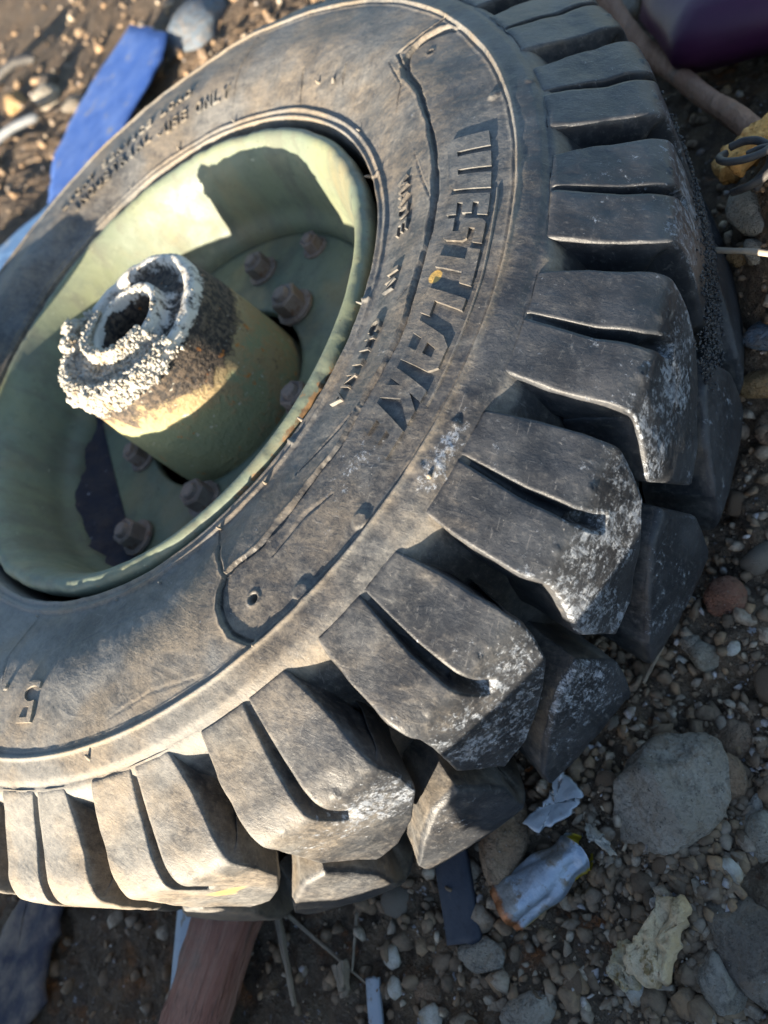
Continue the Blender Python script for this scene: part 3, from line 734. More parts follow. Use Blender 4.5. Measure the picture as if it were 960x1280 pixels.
def nut(x, y, rz, s=1., tilt=0.):
    global n0
    if n0 is None: n0 = raw('lug_nut', Vn, Fn, NUTM, disc, smooth=False); o = n0
    else: o = n0.copy(); COL.objects.link(o); o.parent = disc
    o.location = (x * K, y * K, (DZ + .0005 + H0) * K); o.rotation_euler = (tilt, tilt, rz); o.scale = (s, s, s)
NUT_XY = []  # filled below from the bolt circle
for a, r_, s in ((280, .138, .9), (244, .1035, 1.05), (179.5, .108, .95), (113, .1075, .95), (46, .101, .85), (0, .106, .9), (82., .148, .95), (258, .163, .7), (320, .106, .9)):
    nut(r_ * math.cos(math.radians(a)), r_ * math.sin(math.radians(a)), a * .7, s, .03)

def stone_shape(seed, cuts=9, sub=3, flat=1.):
    bm = bmesh.new(); bmesh.ops.create_icosphere(bm, subdivisions=sub, radius=1.); V_ = np.array([v.co[:] for v in bm.verts]); F_ = np.array([[v.index for v in f.verts] for f in bm.faces]); bm.free()
    r = np.random.default_rng(seed)
    for _ in range(cuts):
        n = r.normal(size=3); n /= np.linalg.norm(n); d = r.uniform(.55, .88); q = V_ @ n - d; V_ = V_ - np.maximum(q, 0)[:, None] * n * .93
    V_ = V_ * (1 + .09 * fbm(V_[:, 0] * 2.2 + seed, V_[:, 1] * 2.2, V_[:, 2] * 2.2, 4)[:, None])
    return V_, F_
# ------------------------------------------------------------------ ground
def ground_h(x, y):
    h = .012 * fbm(x * 3, y * 3, .5, 3) + .0030 * sstep(.1, .5, fbm(x * 28, y * 28, 9., 3)) + .0090 * fbm(x * 14, y * 14, 2.5, 4) + .0075 * np.abs(fbm(x * 45, y * 45, 4., 3)) + .0022 * fbm(x * 130, y * 130, 8., 2)
    # a long unseen rise added on the sunny side to shade the near ground
    d = y - (.86 + .06 * np.sin(x * 4)); h = h + .19 * np.exp(-(d / .16) ** 2) * (1 - sstep(.05, .55, x)) * sstep(-3.5, -2.5, x) * (1 + .15 * vnoise(x * 6, y * 6, 1.))
    h = h + .150 * np.exp(-((x + .432) / .068) ** 2 - ((y + .215) / .115) ** 2)
    return h - .010
def soil():
    m = NT('rubble_soil', .92, .2)
    a = m.noise(6, 5, .6); b = m.noise(45, 6, .7); c_ = m.noise(230, 5, .75)
    c = m.mix(m.ramp(a, .38, .62), (.225, .155, .100), (.185, .140, .102))
    c = m.mix(m.ramp(b, .42, .66), c, (.12, .09, .068))
    c = m.mix(m.ramp(c_, .5, .72, 0, .6), c, (.42, .34, .26))
    c = m.mix(m.ramp(m.noise(120, 3, .6), .66, .70, 0, .9), c, (.42, .43, .47))
    c = m.mix(m.ramp(m.noise(30, 4, .6), .64, .72, 0, .6), c, (.27, .17, .09))
    m.color(c); m.bump((m.noise(600, 3, .7), .003, .9), (c_, .010, 1.), (b, .022, 1.)); return m.m
SOIL = soil()
ng = 560; tg = np.linspace(-1, 1, ng)
gx = -.15 + .62 * np.sinh(tg * 5.0) / math.sinh(5.0) * 60 * 1.0
gx = -.20 + np.sign(tg) * (.9 * np.abs(tg) / .72 * (np.abs(tg) < .72) + (np.abs(tg) >= .72) * (.9 * np.exp((np.abs(tg) - .72) * 15)))
gy = gx + .25
GX, GY = np.meshgrid(gx, gy, indexing='ij')
GZ = ground_h(GX, GY)
ground = raw('ground', np.stack([GX, GY, GZ], -1).reshape(-1, 3), grid_faces(ng, ng), SOIL); tag(ground, kind='structure')
def gz(x, y): return float(ground_h(np.array([x]), np.array([y]))[0])

# loose grit and clods, too many to count
def grit_mat():
    m = NT('grit', .9, .25); t = m.attr('tint', 'Vector')
    n = m.noise(160, 5, .7); c = m.mix(m.ramp(m.noise(70, 5, .7), .42, .60, .15, .85), t, (.195, .140, .096)); c = m.mix(m.ramp(n, .45, .7, 0, .6), c, (.09, .068, .052)); m.color(c)
    m.bump((n, .003, .6)); return m.m
GRIT = grit_mat()
PAL = np.array([(.25, .19, .135), (.21, .17, .135), (.28, .215, .155), (.29, .265, .24), (.12, .095, .075), (.31, .22, .145), (.44, .41, .37), (.15, .12, .095)])
def scatter(name, n, smin, smax, rmin, rmax, base, pal=PAL, lab=None, squash=.5, sink=.2):
    C = []; S = []
    while len(C) < n:
        d = math.exp(rng.uniform(math.log(rmin), math.log(rmax))); a = rng.uniform(-2.4, 2.0)
        x = -.52 + d * math.cos(a); y = .22 + d * math.sin(a)
        if math.hypot(x, y) < .35 or y > .78: continue
        s = smin * (smax / smin) ** (rng.random() ** 2.2) * (1 + .8 * min(d, 2.2)); C.append((x, y, 0)); S.append(s)
    C = np.array(C); S = np.array(S); C[:, 2] = ground_h(C[:, 0], C[:, 1]) + S * (.55 - sink)
    V_, F_ = blobs(C, S, base, squash, .12 if len(base[0]) > 20 else .42)
    tint = pal[rng.integers(0, len(pal), n)] * rng.uniform(.7, 1.2, (n, 1)) * np.array([1.0, .90, .78]); tint = np.repeat(tint, len(base[0]), 0)
    o = raw(name, V_, F_, GRIT, smooth=False, attrs=dict(tint=tint)); tag(o, lab, None, None, 'stuff'); return o
scatter('gravel', 17000, .0009, .0062, .05, 2.6, (IV, IF), sink=.48, lab='fine brown and grey grit covering the soil')
ANG = [stone_shape(200 + i, 11, 2) for i in range(3)]
for i in range(3): scatter('rubble', 420, .004, .0095, .06, 2.8, ANG[i], lab='crumbled soil clods mixed into the ground', squash=.45, sink=.5)
wp = np.array([(.50, .52, .60), (.45, .46, .50), (.38, .40, .48), (.55, .50, .42)])
scatter('background_rubble', 3000, .0022, .0075, .9, 3.2, ANG[1], lab='broken stones and clods covering the ground behind the tyre', squash=.45, sink=.3)
scatter('white_ash_flakes', 2600, .0008, .0036, .05, 2.6, (IV, IF), wp, 'pale ash flakes sprinkled over the soil', squash=.35, sink=0)

# ------------------------------------------------------------------ stones one can pick out
def stone_mat(name, c1, c2, sc, rough, bmp, c3, **kw):
    m = NT(name, .92, .2); a = m.noise(sc * 1.2, 6, .7); b = m.noise(sc * 5, 6, .75); f = m.noise(520, 4, .75)
    c = m.mix(m.ramp(a, .38, .62), c1, c2); c = m.mix(m.ramp(b, .46, .66, 0, .7), c, c3)
    c = m.mix(m.ramp(m.noise(sc * 2.3, 5, .7, None, 1.5), .50, .62, 0, .5), c, (.25, .18, .125))      # soil stuck to the faces
    c = m.mix(m.ramp(m.noise(260, 3, .7), .66, .71, 0, .7), c, (.46, .44, .42))
    c = m.mix(m.ramp(m.noise(330, 3, .7), .64, .70, 0, .8), c, (.05, .04, .035)); m.color(c)
    m.bump((f, .003, .6), (b, .008, .8), (a, .020, .7)); return m.m
STM = {k_: stone_mat(k_ + '_stone', *v) for k_, v in dict(
    grey=((.33, .29, .24), (.43, .39, .34), 25, .9, .5, (.10, .085, .07)), brown=((.29, .19, .125), (.36, .26, .18), 25, .9, .5, (.09, .065, .05)),
    red=((.26, .125, .085), (.31, .17, .12), 20, .85, .4, (.13, .07, .05)), pale=((.33, .29, .23), (.42, .39, .33), 25, .9, .5, (.2, .16, .12)),
    orange=((.33, .21, .10), (.42, .29, .16), 25, .9, .5, (.30, .18, .08)), blue=((.12, .16, .21), (.16, .19, .22), 20, .9, .5, (.13, .11, .10)), dark=((.18, .15, .125), (.26, .22, .18), 25, .9, .5, (.05, .04, .035))).items()}
def stone(x, y, sx, sy, sz, rz, mat, seed, label, name='stone', cat='stone', cuts=9, group=None, lift=.35, sub=3):
    V_, F_ = stone_shape(seed, cuts, sub); V_ = V_ * np.array([sx, sy, sz])
    o = raw(name, V_, F_, STM[mat], smooth=True, loc=(x * K, y * K, (gz(x, y) + sz * lift) * K)); o.rotation_euler = (0, 0, rz)
    return tag(o, label, cat, group)
rock = stone(-.421, .183, .031, .046, .026, math.radians(0), 'grey', 11, 'largest smooth grey brown stone with a faint blue smear, right of the tyre', cuts=4, sub=4)
rock.rotation_euler = (0, 0, math.radians(-25))
stone(-.420, .045, .0135, .0165, .011, .2, 'red', 12, 'round reddish brown pebble beside the tyre tread at the right', cuts=1)
stone(-.443, .136, .014, .023, .007, -.5, 'brown', 13, 'flat angular reddish brown stone above the largest grey stone', cuts=12)
stone(-.450, .160, .011, .016, .009, .3, 'brown', 14, 'oval speckled brown pebble at the upper right of the largest grey stone', cuts=2)
stone(-.478, .186, .012, .015, .010, .3, 'pale', 15, 'pale rounded pebble at the right edge of the picture', cuts=3)
stone(-.416, .087, .0105, .012, .009, .9, 'pale', 16, 'pale grey angular pebble below the reddish round pebble', cuts=5)
stone(-.405, .082, .009, .0075, .007, .9, 'grey', 17, 'small grey pebble just left of the pale grey angular pebble', cuts=5)
stone(-.484, .248, .022, .034, .013, .9, 'dark', 18, 'large dark grey layered stone at the lower right edge', cuts=11)
stone(-.477, .272, .013, .019, .009, .7, 'grey', 19, 'grey ridged stone below the large dark layered stone', cuts=8)
stone(-.377, .343, .012, .020, .010, -.7, 'grey', 20, 'long grey brown stone cut by the bottom edge of the picture', cuts=4)
stone(-.304, .369, .012, .009, .007, .2, 'brown', 21, 'flat tan stone among the splinters near the bottom edge', cuts=7)
stone(-.326, .250, .018, .036, .017, .15, 'brown', 22, 'long rounded brown stone under the tread, left of the crushed can', cuts=4)
stone(-.334, .329, .018, .014, .007, .6, 'grey', 23, 'flat grey slab fragment below the dark rubber strip', cuts=10)
stone(-.468, .176, .005, .014, .005, .1, 'grey', 24, 'narrow grey sliver of stone right of the largest grey stone', cuts=5)
stone(.815, -.865, .085, .095, .035, .5, 'blue', 25, 'blue grey block of stone behind the top of the tyre', cuts=9)
stone(1.388, -.834, .045, .036, .03, .3, 'pale', 26, 'pale cream rounded pebble in the upper left ground', cuts=3)
stone(1.595, -.866, .045, .03, .025, .3, 'orange', 27, 'small tan stone left of the pale cream pebble', cuts=4)
stone(-.142, -.592, .05, .05, .03, .4, 'pale', 28, 'pale concrete chunk behind the tread at the top edge', name='concrete_chunk', cat='rubble', cuts=9)
stone(-.418, -.098, .017, .012, .009, .4, 'orange', 29, 'orange tan stone catching sun at the right edge', cuts=4)
stone(-.428, -.072, .012, .016, .008, .4, 'brown', 30, 'orange brown stone half buried at the right edge below the sunlit one', cuts=5)
stone(-.398, -.188, .013, .020, .013, .9, 'pale', 31, 'pale sunlit stone tangled in black wire at the right', cuts=6)
stone(-.404, -.165, .009, .011, .008, .2, 'pale', 32, 'small pale stone below the wire tangle', cuts=6)
stone(-.392, -.172, .010, .008, .008, .2, 'orange', 33, 'tan stone between the tread and the wire tangle', cuts=6)
stone(-.418, -.120, .016, .012, .008, .2, 'blue', 34, 'blue grey stone below the white rod at the right', cuts=6)
chunk = stone(.262, .088, .092, .060, .027, .15, 'grey', 44, 'unseen grey lump added on the far left of the tyre sidewall to shade it', name='concrete_chunk', cat='rubble', cuts=7)  # unseen lump, added to cast the shadow over the left sidewall
chunk.location.z = (H0 + .034) * K
# two lumps of yellow foam, one orange
FOAM = simple('yellow_foam', (.50, .37, .22), (.56, .44, .30), 45, .95, .9, (.27, .19, .09), bd=.004, sc3=80)
FOAM2 = simple('pale_foam', (.52, .46, .36), (.46, .36, .20), 60, .95, .9, (.36, .24, .10), bd=.004)
ORF = simple('orange_foam', (.66, .32, .09), (.72, .42, .16), 30, .95, .9, (.40, .22, .07), bd=.005)
def slab(name, outline, th_, mat, x, y, rz, label, cat, rough=.3, lift=0., tilt=(0, 0), seed=0, group=None, n=8, bulge=.0):
    """irregular plate: outline polygon resampled, filled with rings, real thickness and uneven faces"""
    P = np.array(outline, float); P2_ = np.vstack([P, P[:1]]); d = np.r_[0, np.cumsum(np.hypot(*np.diff(P2_, axis=0).T))]; m_ = 56
    s = np.linspace(0, d[-1], m_, endpoint=False); B = np.stack([np.interp(s, d, P2_[:, 0]), np.interp(s, d, P2_[:, 1])], -1); c = B.mean(0); L_ = d[-1] / 8
    B = B + (rough * L_ * .16) * np.stack([vnoise(s / L_ * 6, seed + .3, 1.), vnoise(s / L_ * 6, seed + 5.3, 2.)], -1)
    V_ = []
    for sgn in (1, -1):
        for j in range(n + 1):
            t = j / n; Q = c + (B - c) * (1 - (1 - t) ** 1.0 if True else t) * (.97 if j == n else 1) if j else np.repeat(c[None], m_, 0)
            zz = sgn * th_ / 2 * (1 - .35 * (t > .93)) + bulge * (1 - t * t) + rough * th_ * .35 * fbm(Q[:, 0] / L_ * 3 + seed, Q[:, 1] / L_ * 3, sgn * 2. * 0 + .5, 3)
            V_.append(np.column_stack([Q, zz]))
    top_ = V_[:n + 1]; bot = V_[n + 1:][::-1]; mid = [np.column_stack([B, (top_[-1][:, 2] + bot[0][:, 2]) / 2])]
    rows = top_ + mid + bot; A = np.stack(rows, 1)     # m_, nrows, 3
    o = raw(name, A.reshape(-1, 3), grid_faces(m_, len(rows), True), mat, smooth=True, loc=(x * K, y * K, (gz(x, y) + th_ * .5 + lift) * K))
    o.rotation_euler = (tilt[0], tilt[1], rz); return tag(o, label, cat, group)
def rel(pts): P = np.array(pts, float); c = P.mean(0); return (P - c).tolist(), c
o_, c = rel([(-.447, .236), (-.436, .240), (-.430, .262), (-.425, .287), (-.443, .292), (-.452, .286), (-.450, .262), (-.453, .242)])
slab('foam_chunk', o_, .017, FOAM, c[0], c[1], 0, 'yellow torn foam piece lying at the lower right', 'foam', .9, .004, (.1, .1), 3)
o_, c = rel([(-.427, .272), (-.418, .276), (-.414, .297), (-.427, .302), (-.436, .296), (-.433, .286)])
slab('foam_chunk', o_, .013, FOAM2, c[0], c[1], 0, 'pale ragged foam piece with a pointed tip, left of the yellow one', 'foam', 1., .004, (.0, .1), 8)
slab('foam_chunk', [(-.032, -.012), (.0, -.022), (.032, -.008), (.026, .012), (-.006, .006), (-.026, .014)], .014, ORF, -.388, -.252, .5, 'orange foam piece catching sun at the top right edge', 'foam', .9, .01, (.2, .1), 4)
slab('foam_chunk', [(-.024, -.008), (.02, -.012), (.024, .010), (-.014, .009)], .012, ORF, -.398, -.222, .9, 'orange wedge under the brown branch at the right edge', 'foam', .5, .01, (.2, .1), 5)

# ------------------------------------------------------------------ debris
BLUE = simple('blue_painted_board', (.04, .10, .33), (.09, .16, .40), 12, .6, .4, (.19, .19, .21), sc3=26, t3=(.58, .72))
o_, c = rel([(1.02, -.94), (.90, -.85), (.80, -.76), (.90, -.62), (.985, -.53), (1.05, -.545), (1.10, -.64), (1.08, -.80)])
o_, c = rel([(1.04, -.93), (.845, -.835), (.80, -.76), (.80, -.40), (.92, -.40), (1.045, -.55), (1.075, -.70)])
slab('painted_board', o_, .009, BLUE, c[0], c[1], 0, 'bright blue painted board sticking out behind the tyre, upper left', 'board', .3, .035, (.0, .0), 2)
LBLUE = simple('faded_blue_board', (.08, .16, .30), (.11, .19, .32), 12, .6, .3, (.25, .26, .28), sc3=12)
slab('painted_board', [(-.28, -.05), (.28, -.06), (.30, .08), (-.28, .07)], .02, LBLUE, .985, -.315, math.radians(33), 'faded light blue board at the left edge beside the tyre', 'board', .3, .03, (0, 0), 6)
WOOD = simple('weathered_red_wood', (.22, .115, .085), (.30, .19, .15), 18, .85, .6, (.10, .075, .06), bd=.004)
def wood_mat(name, c1, c2, c3):
    m = NT(name, .85, .25); g = m.noise(40, 6, .65, m.stretch(1, .07, 1)); f = m.noise(160, 5, .7, m.stretch(1, .1, 1))
    c = m.mix(m.ramp(g, .35, .65), c1, c2); c = m.mix(m.ramp(f, .5, .75, 0, .6), c, c3); c = m.mix(m.ramp(m.noise(20, 5, .6), .55, .7, 0, .7), c, (.17, .14, .12)); m.color(c)
    m.bump((f, .005, .9), (g, .012, .9)); return m.m
WOOD = wood_mat('weathered_red_wood', (.20, .09, .068), (.33, .20, .155), (.07, .045, .038))
GWOOD = wood_mat('weathered_grey_wood', (.26, .21, .16), (.34, .28, .21), (.12, .09, .07))
def beam(name, p0, p1, w, t, mat, label, cat, seed=0, lift=(.0, .0), group=None, nl=34, taper=1., rough=1.):
    """broken piece of timber or strip between two ground points, worn arrises and ragged ends"""
    a = np.array([p0[0], p0[1], gz(*p0) + t / 2 + lift[0]]); b = np.array([p1[0], p1[1], gz(*p1) + t / 2 + lift[1]]); L_ = np.linalg.norm(b - a)
    sec = []; 
    for k_ in range(20):
        an = 2 * math.pi * (k_ + .5) / 20; c_, s_ = math.cos(an), math.sin(an); m_ = max(abs(c_), abs(s_)); f = 1 / m_ * (1 - .10 * (min(abs(c_), abs(s_)) / m_) ** 4); sec.append((c_ * f * w / 2, s_ * f * t / 2))
    sec = np.array(sec); ts = np.linspace(0, 1, nl); rows = [np.zeros((20, 3))]
    rows = []
    for i, tt in enumerate(ts):
        sc = (1 + (taper - 1) * tt); X = sec[:, 0] * sc; Z = sec[:, 1] * (1 + (taper - 1) * tt * .5)
        e = (i in (0, nl - 1)); yy = (tt - .5) * L_ + (rough * w * .25 * vnoise(sec[:, 0] / w * 7, sec[:, 1] / w * 7, seed + tt * 3) if e else 0)
        nz_ = rough * min(w, t) * .10 * fbm(X / w * 3, np.full(20, tt * L_ / w * 1.2), Z / w * 3 + seed, 3)
        rows.append(np.column_stack([X * (1 + nz_ / w * 2), np.broadcast_to(yy, (20,)), Z * (1 + nz_ / t * 2)]))
    c0 = rows[0].copy(); c0[:, 0] *= .02; c0[:, 2] *= .02; c1 = rows[-1].copy(); c1[:, 0] *= .02; c1[:, 2] *= .02
    A = np.stack([c0] + rows + [c1], 1)
    mid = (a + b) / 2; o = raw(name, A.reshape(-1, 3), grid_faces(20, nl + 2, True)[:, ::-1].copy(), mat, smooth=True, loc=tuple(mid * K))
    d = b - a; o.rotation_euler = Vector(d).to_track_quat('Y', 'Z').to_euler(); return tag(o, label, cat, group)
beam('shade_block', (-.336, .655), (-1.15, .70), .13, .203, STM['grey'], 'unseen grey slab added in the rubble nearest the viewer to shade the tread', 'shadow caster', 30, nl=30, rough=.3)  # added out of view to shade the lower tread and right-hand ground
beam('timber_plank', (-.128, .37), (-.165, .56), .054, .028, WOOD, 'weathered reddish brown timber running out from under the tyre at the bottom', 'plank', 3, (.004, .012))
METAL = simple('grey_sheet_metal', (.25, .28, .33), (.30, .33, .37), 10, .45, .2, (.20, .17, .15), metal=.3)
beam('metal_strip', (-.066, .38), (-.112, .475), .042, .004, METAL, 'flat light grey metal strip beside the reddish timber', 'metal strip', 4, (.004, .002), rough=.15)
RBR = simple('dark_rubber_strip', (.028, .034, .050), (.05, .055, .07), 20, .6, .4, (.13, .10, .08), sc3=40, t3=(.58, .75))
beam('rubber_strip', (-.255, .22), (-.322, .327), .027, .006, RBR, 'dark blue black rubber strip below the tread, left of the crushed can', 'rubber strip', 5, (.012, .004), rough=.35)
beam('metal_strip', (-.262, .382), (-.280, .412), .012, .004, METAL, 'short narrow grey strip at the bottom edge among splinters', 'metal strip', 6, (.004, .002), rough=.6)
for i, (p0, p1, w, lab) in enumerate([((-.155, .378), (-.262, .388), .0035, 'longest thin pale splinter below the tread'), ((-.165, .385), (-.215, .425), .006, 'thick pale splinter left of the longest one'),
                                  ((-.172, .374), (-.215, .352), .004, 'brown splinter lying along the bottom of the tread'), ((-.158, .384), (-.176, .380), .006, 'short stub of splinter beside the reddish timber'),
                                  ((-.236, .385), (-.249, .395), .013, 'tan wedge shaped wood chip among the splinters'), ((-.232, .350), (-.246, .386), .0025, 'thin upright twig right of the splinters')]):
    beam('wood_splinter', p0, p1, w, w * .7, GWOOD, lab, 'splinter', 10 + i, (.007, .006), 'wood splinters under the tyre', 20, .5)
beam('wood_splinter', (-.452, .287), (-.427, .300), .003, .003, GWOOD, 'grey twig poking from under the yellow foam', 'splinter', 20, (.006, .004), None, 16, .5)
beam('wood_splinter', (-.390, .090), (-.383, .118), .0028, .003, GWOOD, 'thin dry twig standing off the tread at the right', 'splinter', 21, (.012, .002), None, 16, .6)
BR = wood_mat('brown_branch_bark', (.22, .115, .075), (.28, .16, .11), (.11, .065, .045))
def tube(name, pts, r, mat, label, cat, seed=0, loc=None, taper=1., group=None, rough=.12, ns=12, parent=None, scale=True, n=None):
    P = smooth_curve3(pts, n or max(24, 10 * len(pts))); c = P[0].copy() if parent is None else np.zeros(3); T = np.gradient(P, axis=0); T /= np.linalg.norm(T, axis=1)[:, None]
    ref = np.array([.12, .2, .97]); A_ = np.cross(T, ref); A_ /= np.linalg.norm(A_, axis=1)[:, None]; B_ = np.cross(T, A_); rows = []
    m_ = len(P)
    for k_ in range(ns):
        an = 2 * math.pi * k_ / ns; rad = r * (1 + (taper - 1) * np.linspace(0, 1, m_)) * (1 + rough * fbm(P[:, 0] / r * .12 + seed, np.cos(an) * 1.2 + P[:, 1] / r * .12, np.sin(an) * 1.2 + 0 * P[:, 0], 3))
        rad[0] *= .3; rad[-1] *= .3
        rows.append(P + (A_ * math.cos(an) + B_ * math.sin(an)) * rad[:, None])
    A = np.stack(rows, 0) - c
    o = raw(name, A.reshape(-1, 3), grid_faces(ns, m_, True)[:, ::-1].copy() if False else grid_faces(ns, m_, True), mat, parent, loc=tuple(c * K)); 
    if label or cat: tag(o, label, cat, group)
    return o
def smooth_curve3(pts, n):
    P = np.array(pts, float); d = np.r_[0, np.cumsum(np.linalg.norm(np.diff(P, axis=0), axis=1))]; T = np.gradient(P, d, axis=0)
    s = np.linspace(0, d[-1], n); i = np.clip(np.searchsorted(d, s, 'right') - 1, 0, len(d) - 2); h = (d[i + 1] - d[i])[:, None]; t = ((s - d[i]) / (d[i + 1] - d[i]))[:, None]
    return ((2 * t**3 - 3 * t**2 + 1) * P[i] + (t**3 - 2 * t**2 + t) * h * T[i] + (-2 * t**3 + 3 * t**2) * P[i + 1] + (t**3 - t**2) * h * T[i + 1])
tube('branch', [(-.13, -.60, .03), (-.205, -.495, .030), (-.297, -.385, .048), (-.391, -.258, .098), (-.42, -.215, .110)], .0088, BR, 'smooth brown branch slanting across the top right corner', 'branch', 3, rough=.2)
PURP = simple('burgundy_plastic', (.045, .010, .036), (.060, .014, .044), 6, .42, .2, spec=.35)
slab('plastic_tub', [(.03, .115), (-.11, .075), (-.22, .0), (-.30, -.16), (-.2, -.3), (.05, -.26), (.12, -.10), (.10, .05)], .05, PURP, -.328, -.515, math.radians(-12), 'dark burgundy plastic piece in the top right corner', 'plastic piece', .1, .03, (.05, 0), 2, bulge=.02)
BLK = simple('black_wire', (.03, .03, .033), (.06, .055, .05), 60, .6, .3)
w0 = empty('wire_tangle', (-.400 * K, -.190 * K, (gz(-.400, -.190) + .004) * K)); tag(w0, 'knotted coil of black wire beside the pale stones at the right', 'wire')
rw = np.random.default_rng(2)
for k_ in range(4):
    R0 = rw.uniform(.009, .018); ph = rw.uniform(0, 6); tl = rw.uniform(-.6, .6); cx, cy = rw.normal(size=2) * .008
    pts = [(cx + R0 * math.cos(ph + t * 5) * (1 + .1 * t), cy + R0 * math.sin(ph + t * 5) * .8, .022 + .012 * math.sin(t * 3 + tl) + .006 * k_ * .5) for t in np.linspace(0, .85, 8)]
    tube('wire', pts, .0024, BLK, None, None, k_, parent=w0)
WHT = simple('pale_rod', (.26, .21, .16), (.34, .29, .23), 40, .6, .4, (.25, .18, .12))
tube('rod', [(-.385, -.152, .118), (-.41, -.146, .122), (-.45, -.138, .118)], .0020, WHT, 'thin pale rod lying across the right edge', 'rod', 1)
tube('cable', [(1.95, -.86, .02), (1.80, -.955, .03), (1.68, -1.0, .035), (1.60, -1.01, .02)], .012, BLK, 'dark cable curving in from the left edge, upper one', 'cable', 1)
LTB = simple('grey_cable', (.10, .11, .125), (.14, .145, .155), 30, .6, .3)
tube('cable', [(1.62, -.60, .02), (1.50, -.675, .03), (1.40, -.715, .035), (1.33, -.75, .02)], .010, LTB, 'light grey cable curving in from the left edge, lower one', 'cable', 2)
# crushed drinks can
def can_mat():
    m = NT('scuffed_can_metal', .35, .5); s_ = m.sep(); n = m.noise(30, 5, .6); f = m.noise(120, 5, .7)
    c = m.mix(m.ramp(n, .4, .65), (.26, .32, .41), (.38, .45, .55))
    c = m.mix(m.ramp(m.noise(26, 5, .7), .50, .58, 0, .75), c, (.22, .20, .17))
    c = m.mix(m.ramp(m.noise(90, 4, .7), .58, .66, 0, .7), c, (.16, .11, .07))
    yel = m.ramp(m.attr('side'), .55, .7); c = m.mix(yel, c, (.50, .38, .03))
    c = m.mix(m.ramp(m.math('ADD', m.attr('endrust'), m.math('MULTIPLY', f, .7)), .62, .85), c, (.30, .12, .05))
    m.color(c); m.b.inputs['Metallic'].default_value = .55; m.rough(m.ramp(f, .3, .7, .28, .6)); m.bump((f, .0015, .5), (n, .004, .4)); return m.m
CAN = can_mat(); ncirc, nlen = 64, 40; L_ = .078; Rc_ = .0195
can = empty('crushed_can', (-.361 * K, .266 * K, (gz(-.361, .266) + .016) * K)); tag(can, 'crushed pale blue metal can with rusty end beside the brown stone', 'can')
A, Tn = np.meshgrid(np.linspace(0, 2 * np.pi, ncirc, endpoint=False), np.linspace(0, 1, nlen), indexing='ij')
cr_ = 1 - .25 * gauss(Tn - .15, .18) * np.abs(np.cos(A)) - .16 * sstep(.3, .9, Tn) * np.cos(A * 2 + .8) ** 2 + .07 * vnoise(np.cos(A) * 2.2, np.sin(A) * 2.2, Tn * 5) - .14 * gauss(np.sin(A) - .6 + .9 * (Tn - .5), .18) * (np.sin(A) > 0)
rr = Rc_ * cr_; rr = rr * (1 - .09 * (Tn > .97)) * (1 - .09 * (Tn < .03))
Vc_ = np.stack([rr * np.cos(A), (Tn - .5) * L_ + .004 * np.sin(A * 2 + 1) * (1 - Tn), rr * .82 * np.sin(A)], -1)
body = raw('can_body', Vc_.reshape(-1, 3), grid_faces(ncirc, nlen, True)[:, ::-1].copy(), CAN, can, attrs=dict(side=(.5 - .5 * np.sin(A + .35) * 1.0 + .2 * (Tn < .2)).ravel() * .85, endrust=(sstep(.80, 1., Tn) * .6).ravel()))
rot = math.atan2(.296 - .243, -.343 + .378) - math.pi / 2
can.rotation_euler = (.0, .0, rot); can.scale = (.86, .88, .86)
endv = []; 
for j, (q, dz) in enumerate(((.90, 0), (.86, -.003), (.80, -.0035), (.4, -.003), (.01, -.0028))):
    endv.append(np.stack([Rc_ * q * cr_[:, -1] * np.cos(A[:, 0]), np.full(ncirc, L_ / 2 + dz), Rc_ * q * .82 * cr_[:, -1] * np.sin(A[:, 0])], -1))
E_v = np.stack(endv, 1); raw('can_end', E_v.reshape(-1, 3), grid_faces(ncirc, 5, True)[:, ::-1].copy(), CAN, can, attrs=dict(side=np.zeros(ncirc * 5), endrust=np.full(ncirc * 5, .75)))
FOILM = simple('pale_blue_foil', (.30, .34, .40), (.38, .41, .46), 15, .4, .4, (.25, .22, .2), metal=.3)
o_, c = rel([(-.350, .194), (-.372, .203), (-.366, .222), (-.350, .240), (-.338, .238), (-.349, .215)])
slab('sheet_scrap', o_, .0025, FOILM, c[0], c[1], 0, 'bent pale blue grey sheet scrap above the crushed can', 'scrap', .8, .008, (.15, -.1), 7)
o_, c = rel([(-.377, .220), (-.390, .222), (-.405, .231), (-.400, .233), (-.388, .230), (-.381, .229)])
slab('sheet_scrap', o_, .003, CRUST, c[0], c[1], 0, 'white torn shard right of the crushed can', 'scrap', 1., .010, (.3, .1), 9)
CL = simple('navy_cloth', (.026, .028, .045), (.06, .055, .065), 14, .95, .5, (.17, .135, .11), sc3=45, t3=(.34, .78))
slab('cloth_scrap', [(-.03, -.09), (.02, -.10), (.045, .0), (.05, .11), (-.02, .12), (-.05, .02)], .008, CL, .088, .545, math.radians(10), 'dark navy cloth scrap on the ground at the lower left', 'cloth', .8, .006, (0, 0), 3)
LF = simple('dry_pale_leaf', (.34, .36, .26), (.42, .42, .32), 30, .7, .4)
slab('paper_scrap', [(-.012, -.04), (.012, -.03), (.02, .01), (.004, .045), (-.016, .02)], .003, LF, .128, .588, .3, 'pale greenish scrap at the lower left edge', 'paper scrap', .6, .008, (.1, .1), 4)
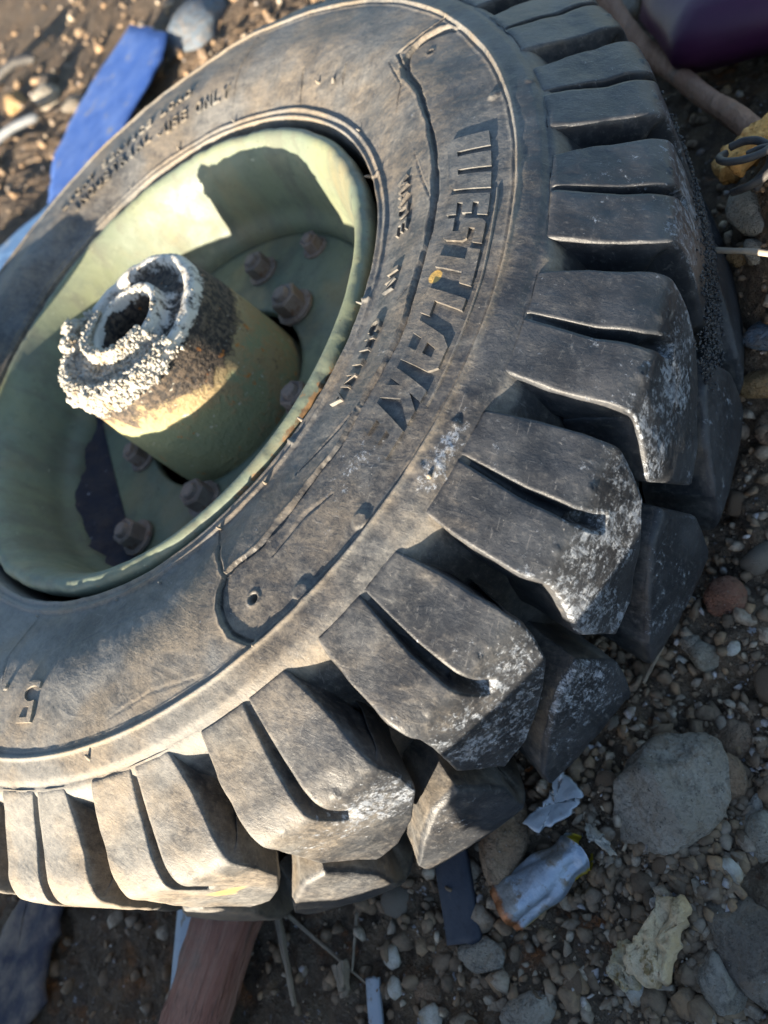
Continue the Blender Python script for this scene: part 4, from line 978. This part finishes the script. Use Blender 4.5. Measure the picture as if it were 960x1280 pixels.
for i, (x, y, s, lab) in enumerate([(-.272, .362, .0075, 'white plaster flake right of the splinters, upper one'), (-.283, .377, .0065, 'white plaster flake below the upper one'), (-.314, .379, .008, 'white plaster flake cut by the bottom edge'),
                                    (-.434, .298, .008, 'white curled flake below the yellow foam'), (-.466, .212, .0065, 'white flake right of the yellow foam near the edge'), (-.402, .094, .004, 'tiny blue white flake under the pale grey pebble'), (-.433, .078, .005, 'white pebble like flake at the right edge beside the reddish pebble')]):
    stone(x, y, s, s * 1.3, s * .5, i, 'pale', 60 + i, lab, 'plaster_flake', 'flake', 8, 'white plaster flakes on the soil', .9, 2).data.materials[0] = CRUST

# ordinary stones: one of each kind, then copies
kinds = []
for i, (mk, c_) in enumerate((('grey', 8), ('brown', 6), ('dark', 9), ('pale', 5), ('brown', 11), ('grey', 3))):
    V_, F_ = stone_shape(80 + i, c_, 2); me = raw('stone', V_ * np.array([1, .75, .55]), F_, STM[mk], smooth=True)
    kinds.append((me, mk))
used = set(); cnt = 0; picked = []; fixed = [(o.location.x / K, o.location.y / K) for o in SC.objects if o.get('category') and o.name != 'wheel']
LB = dict(grey='ordinary grey stone scattered in the brown rubble', brown='ordinary brown stone scattered in the brown rubble', dark='ordinary dark clod like stone scattered in the brown rubble', pale='ordinary pale pebble scattered in the brown rubble')
while cnt < 190:
    d = math.exp(rng.uniform(math.log(.06), math.log(2.6))); a = rng.uniform(-2.2, 1.9)
    x, y = -.52 + d * math.cos(a), .22 + d * math.sin(a)
    if math.hypot(x, y) < .40 or y > .66 or any(math.hypot(x - p, y - q) < .030 + .02 * d for p, q in fixed): continue
    fixed.append((x, y)); s = rng.uniform(.0055, .0135) * (1 + 1.0 * min(d, 2.5))
    b, mk = kinds[int(rng.choice(6, p=[.22, .22, .2, .08, .18, .10]))]
    if b.name in used: o = b.copy(); COL.objects.link(o)
    else: o = b; used.add(b.name)
    o.location = (x * K, y * K, (gz(x, y) + s * .22) * K); o.scale = (s, s * rng.uniform(.7, 1.2), s * rng.uniform(.7, 1.1)); o.rotation_euler = (rng.uniform(-.3, .3), rng.uniform(-.3, .3), rng.uniform(0, 6))
    picked.append((o, x, y, mk)); cnt += 1
LAND = [('the crushed can', -.361, .266), ('the yellow foam piece', -.443, .262), ('the largest grey stone', -.421, .183), ('the round reddish pebble', -.42, .045), ('the white flakes at the bottom', -.285, .375),
        ('the reddish timber', -.13, .45), ('the navy cloth', .088, .53), ('the wire tangle', -.40, -.19), ('the bright blue board', 1.02, -.80), ('the blue grey block', .815, -.90), ('the pale cream pebble', 1.388, -.834), ('the burgundy plastic', -.25, -.62)]
ORD = ['closest', 'second closest', 'third closest', 'fourth closest', 'fifth closest', 'sixth closest', 'seventh closest', 'eighth closest']
by = {}
for o, x, y, mk in picked:
    d, i = min((math.hypot(x - p, y - q), i) for i, (_, p, q) in enumerate(LAND)); by.setdefault((i, mk), []).append((d, o))
for (i, mk), L in by.items():
    for n_, (d, o) in enumerate(sorted(L, key=lambda t: t[0])):
        lb = '%s %s stone to %s' % (ORD[n_], mk, LAND[i][0]) if n_ < 8 else '%s stone lying farther out in the soil beyond %s' % (mk, LAND[i][0])
        tag(o, lb, 'stone', 'loose %s stones in the rubble' % mk)
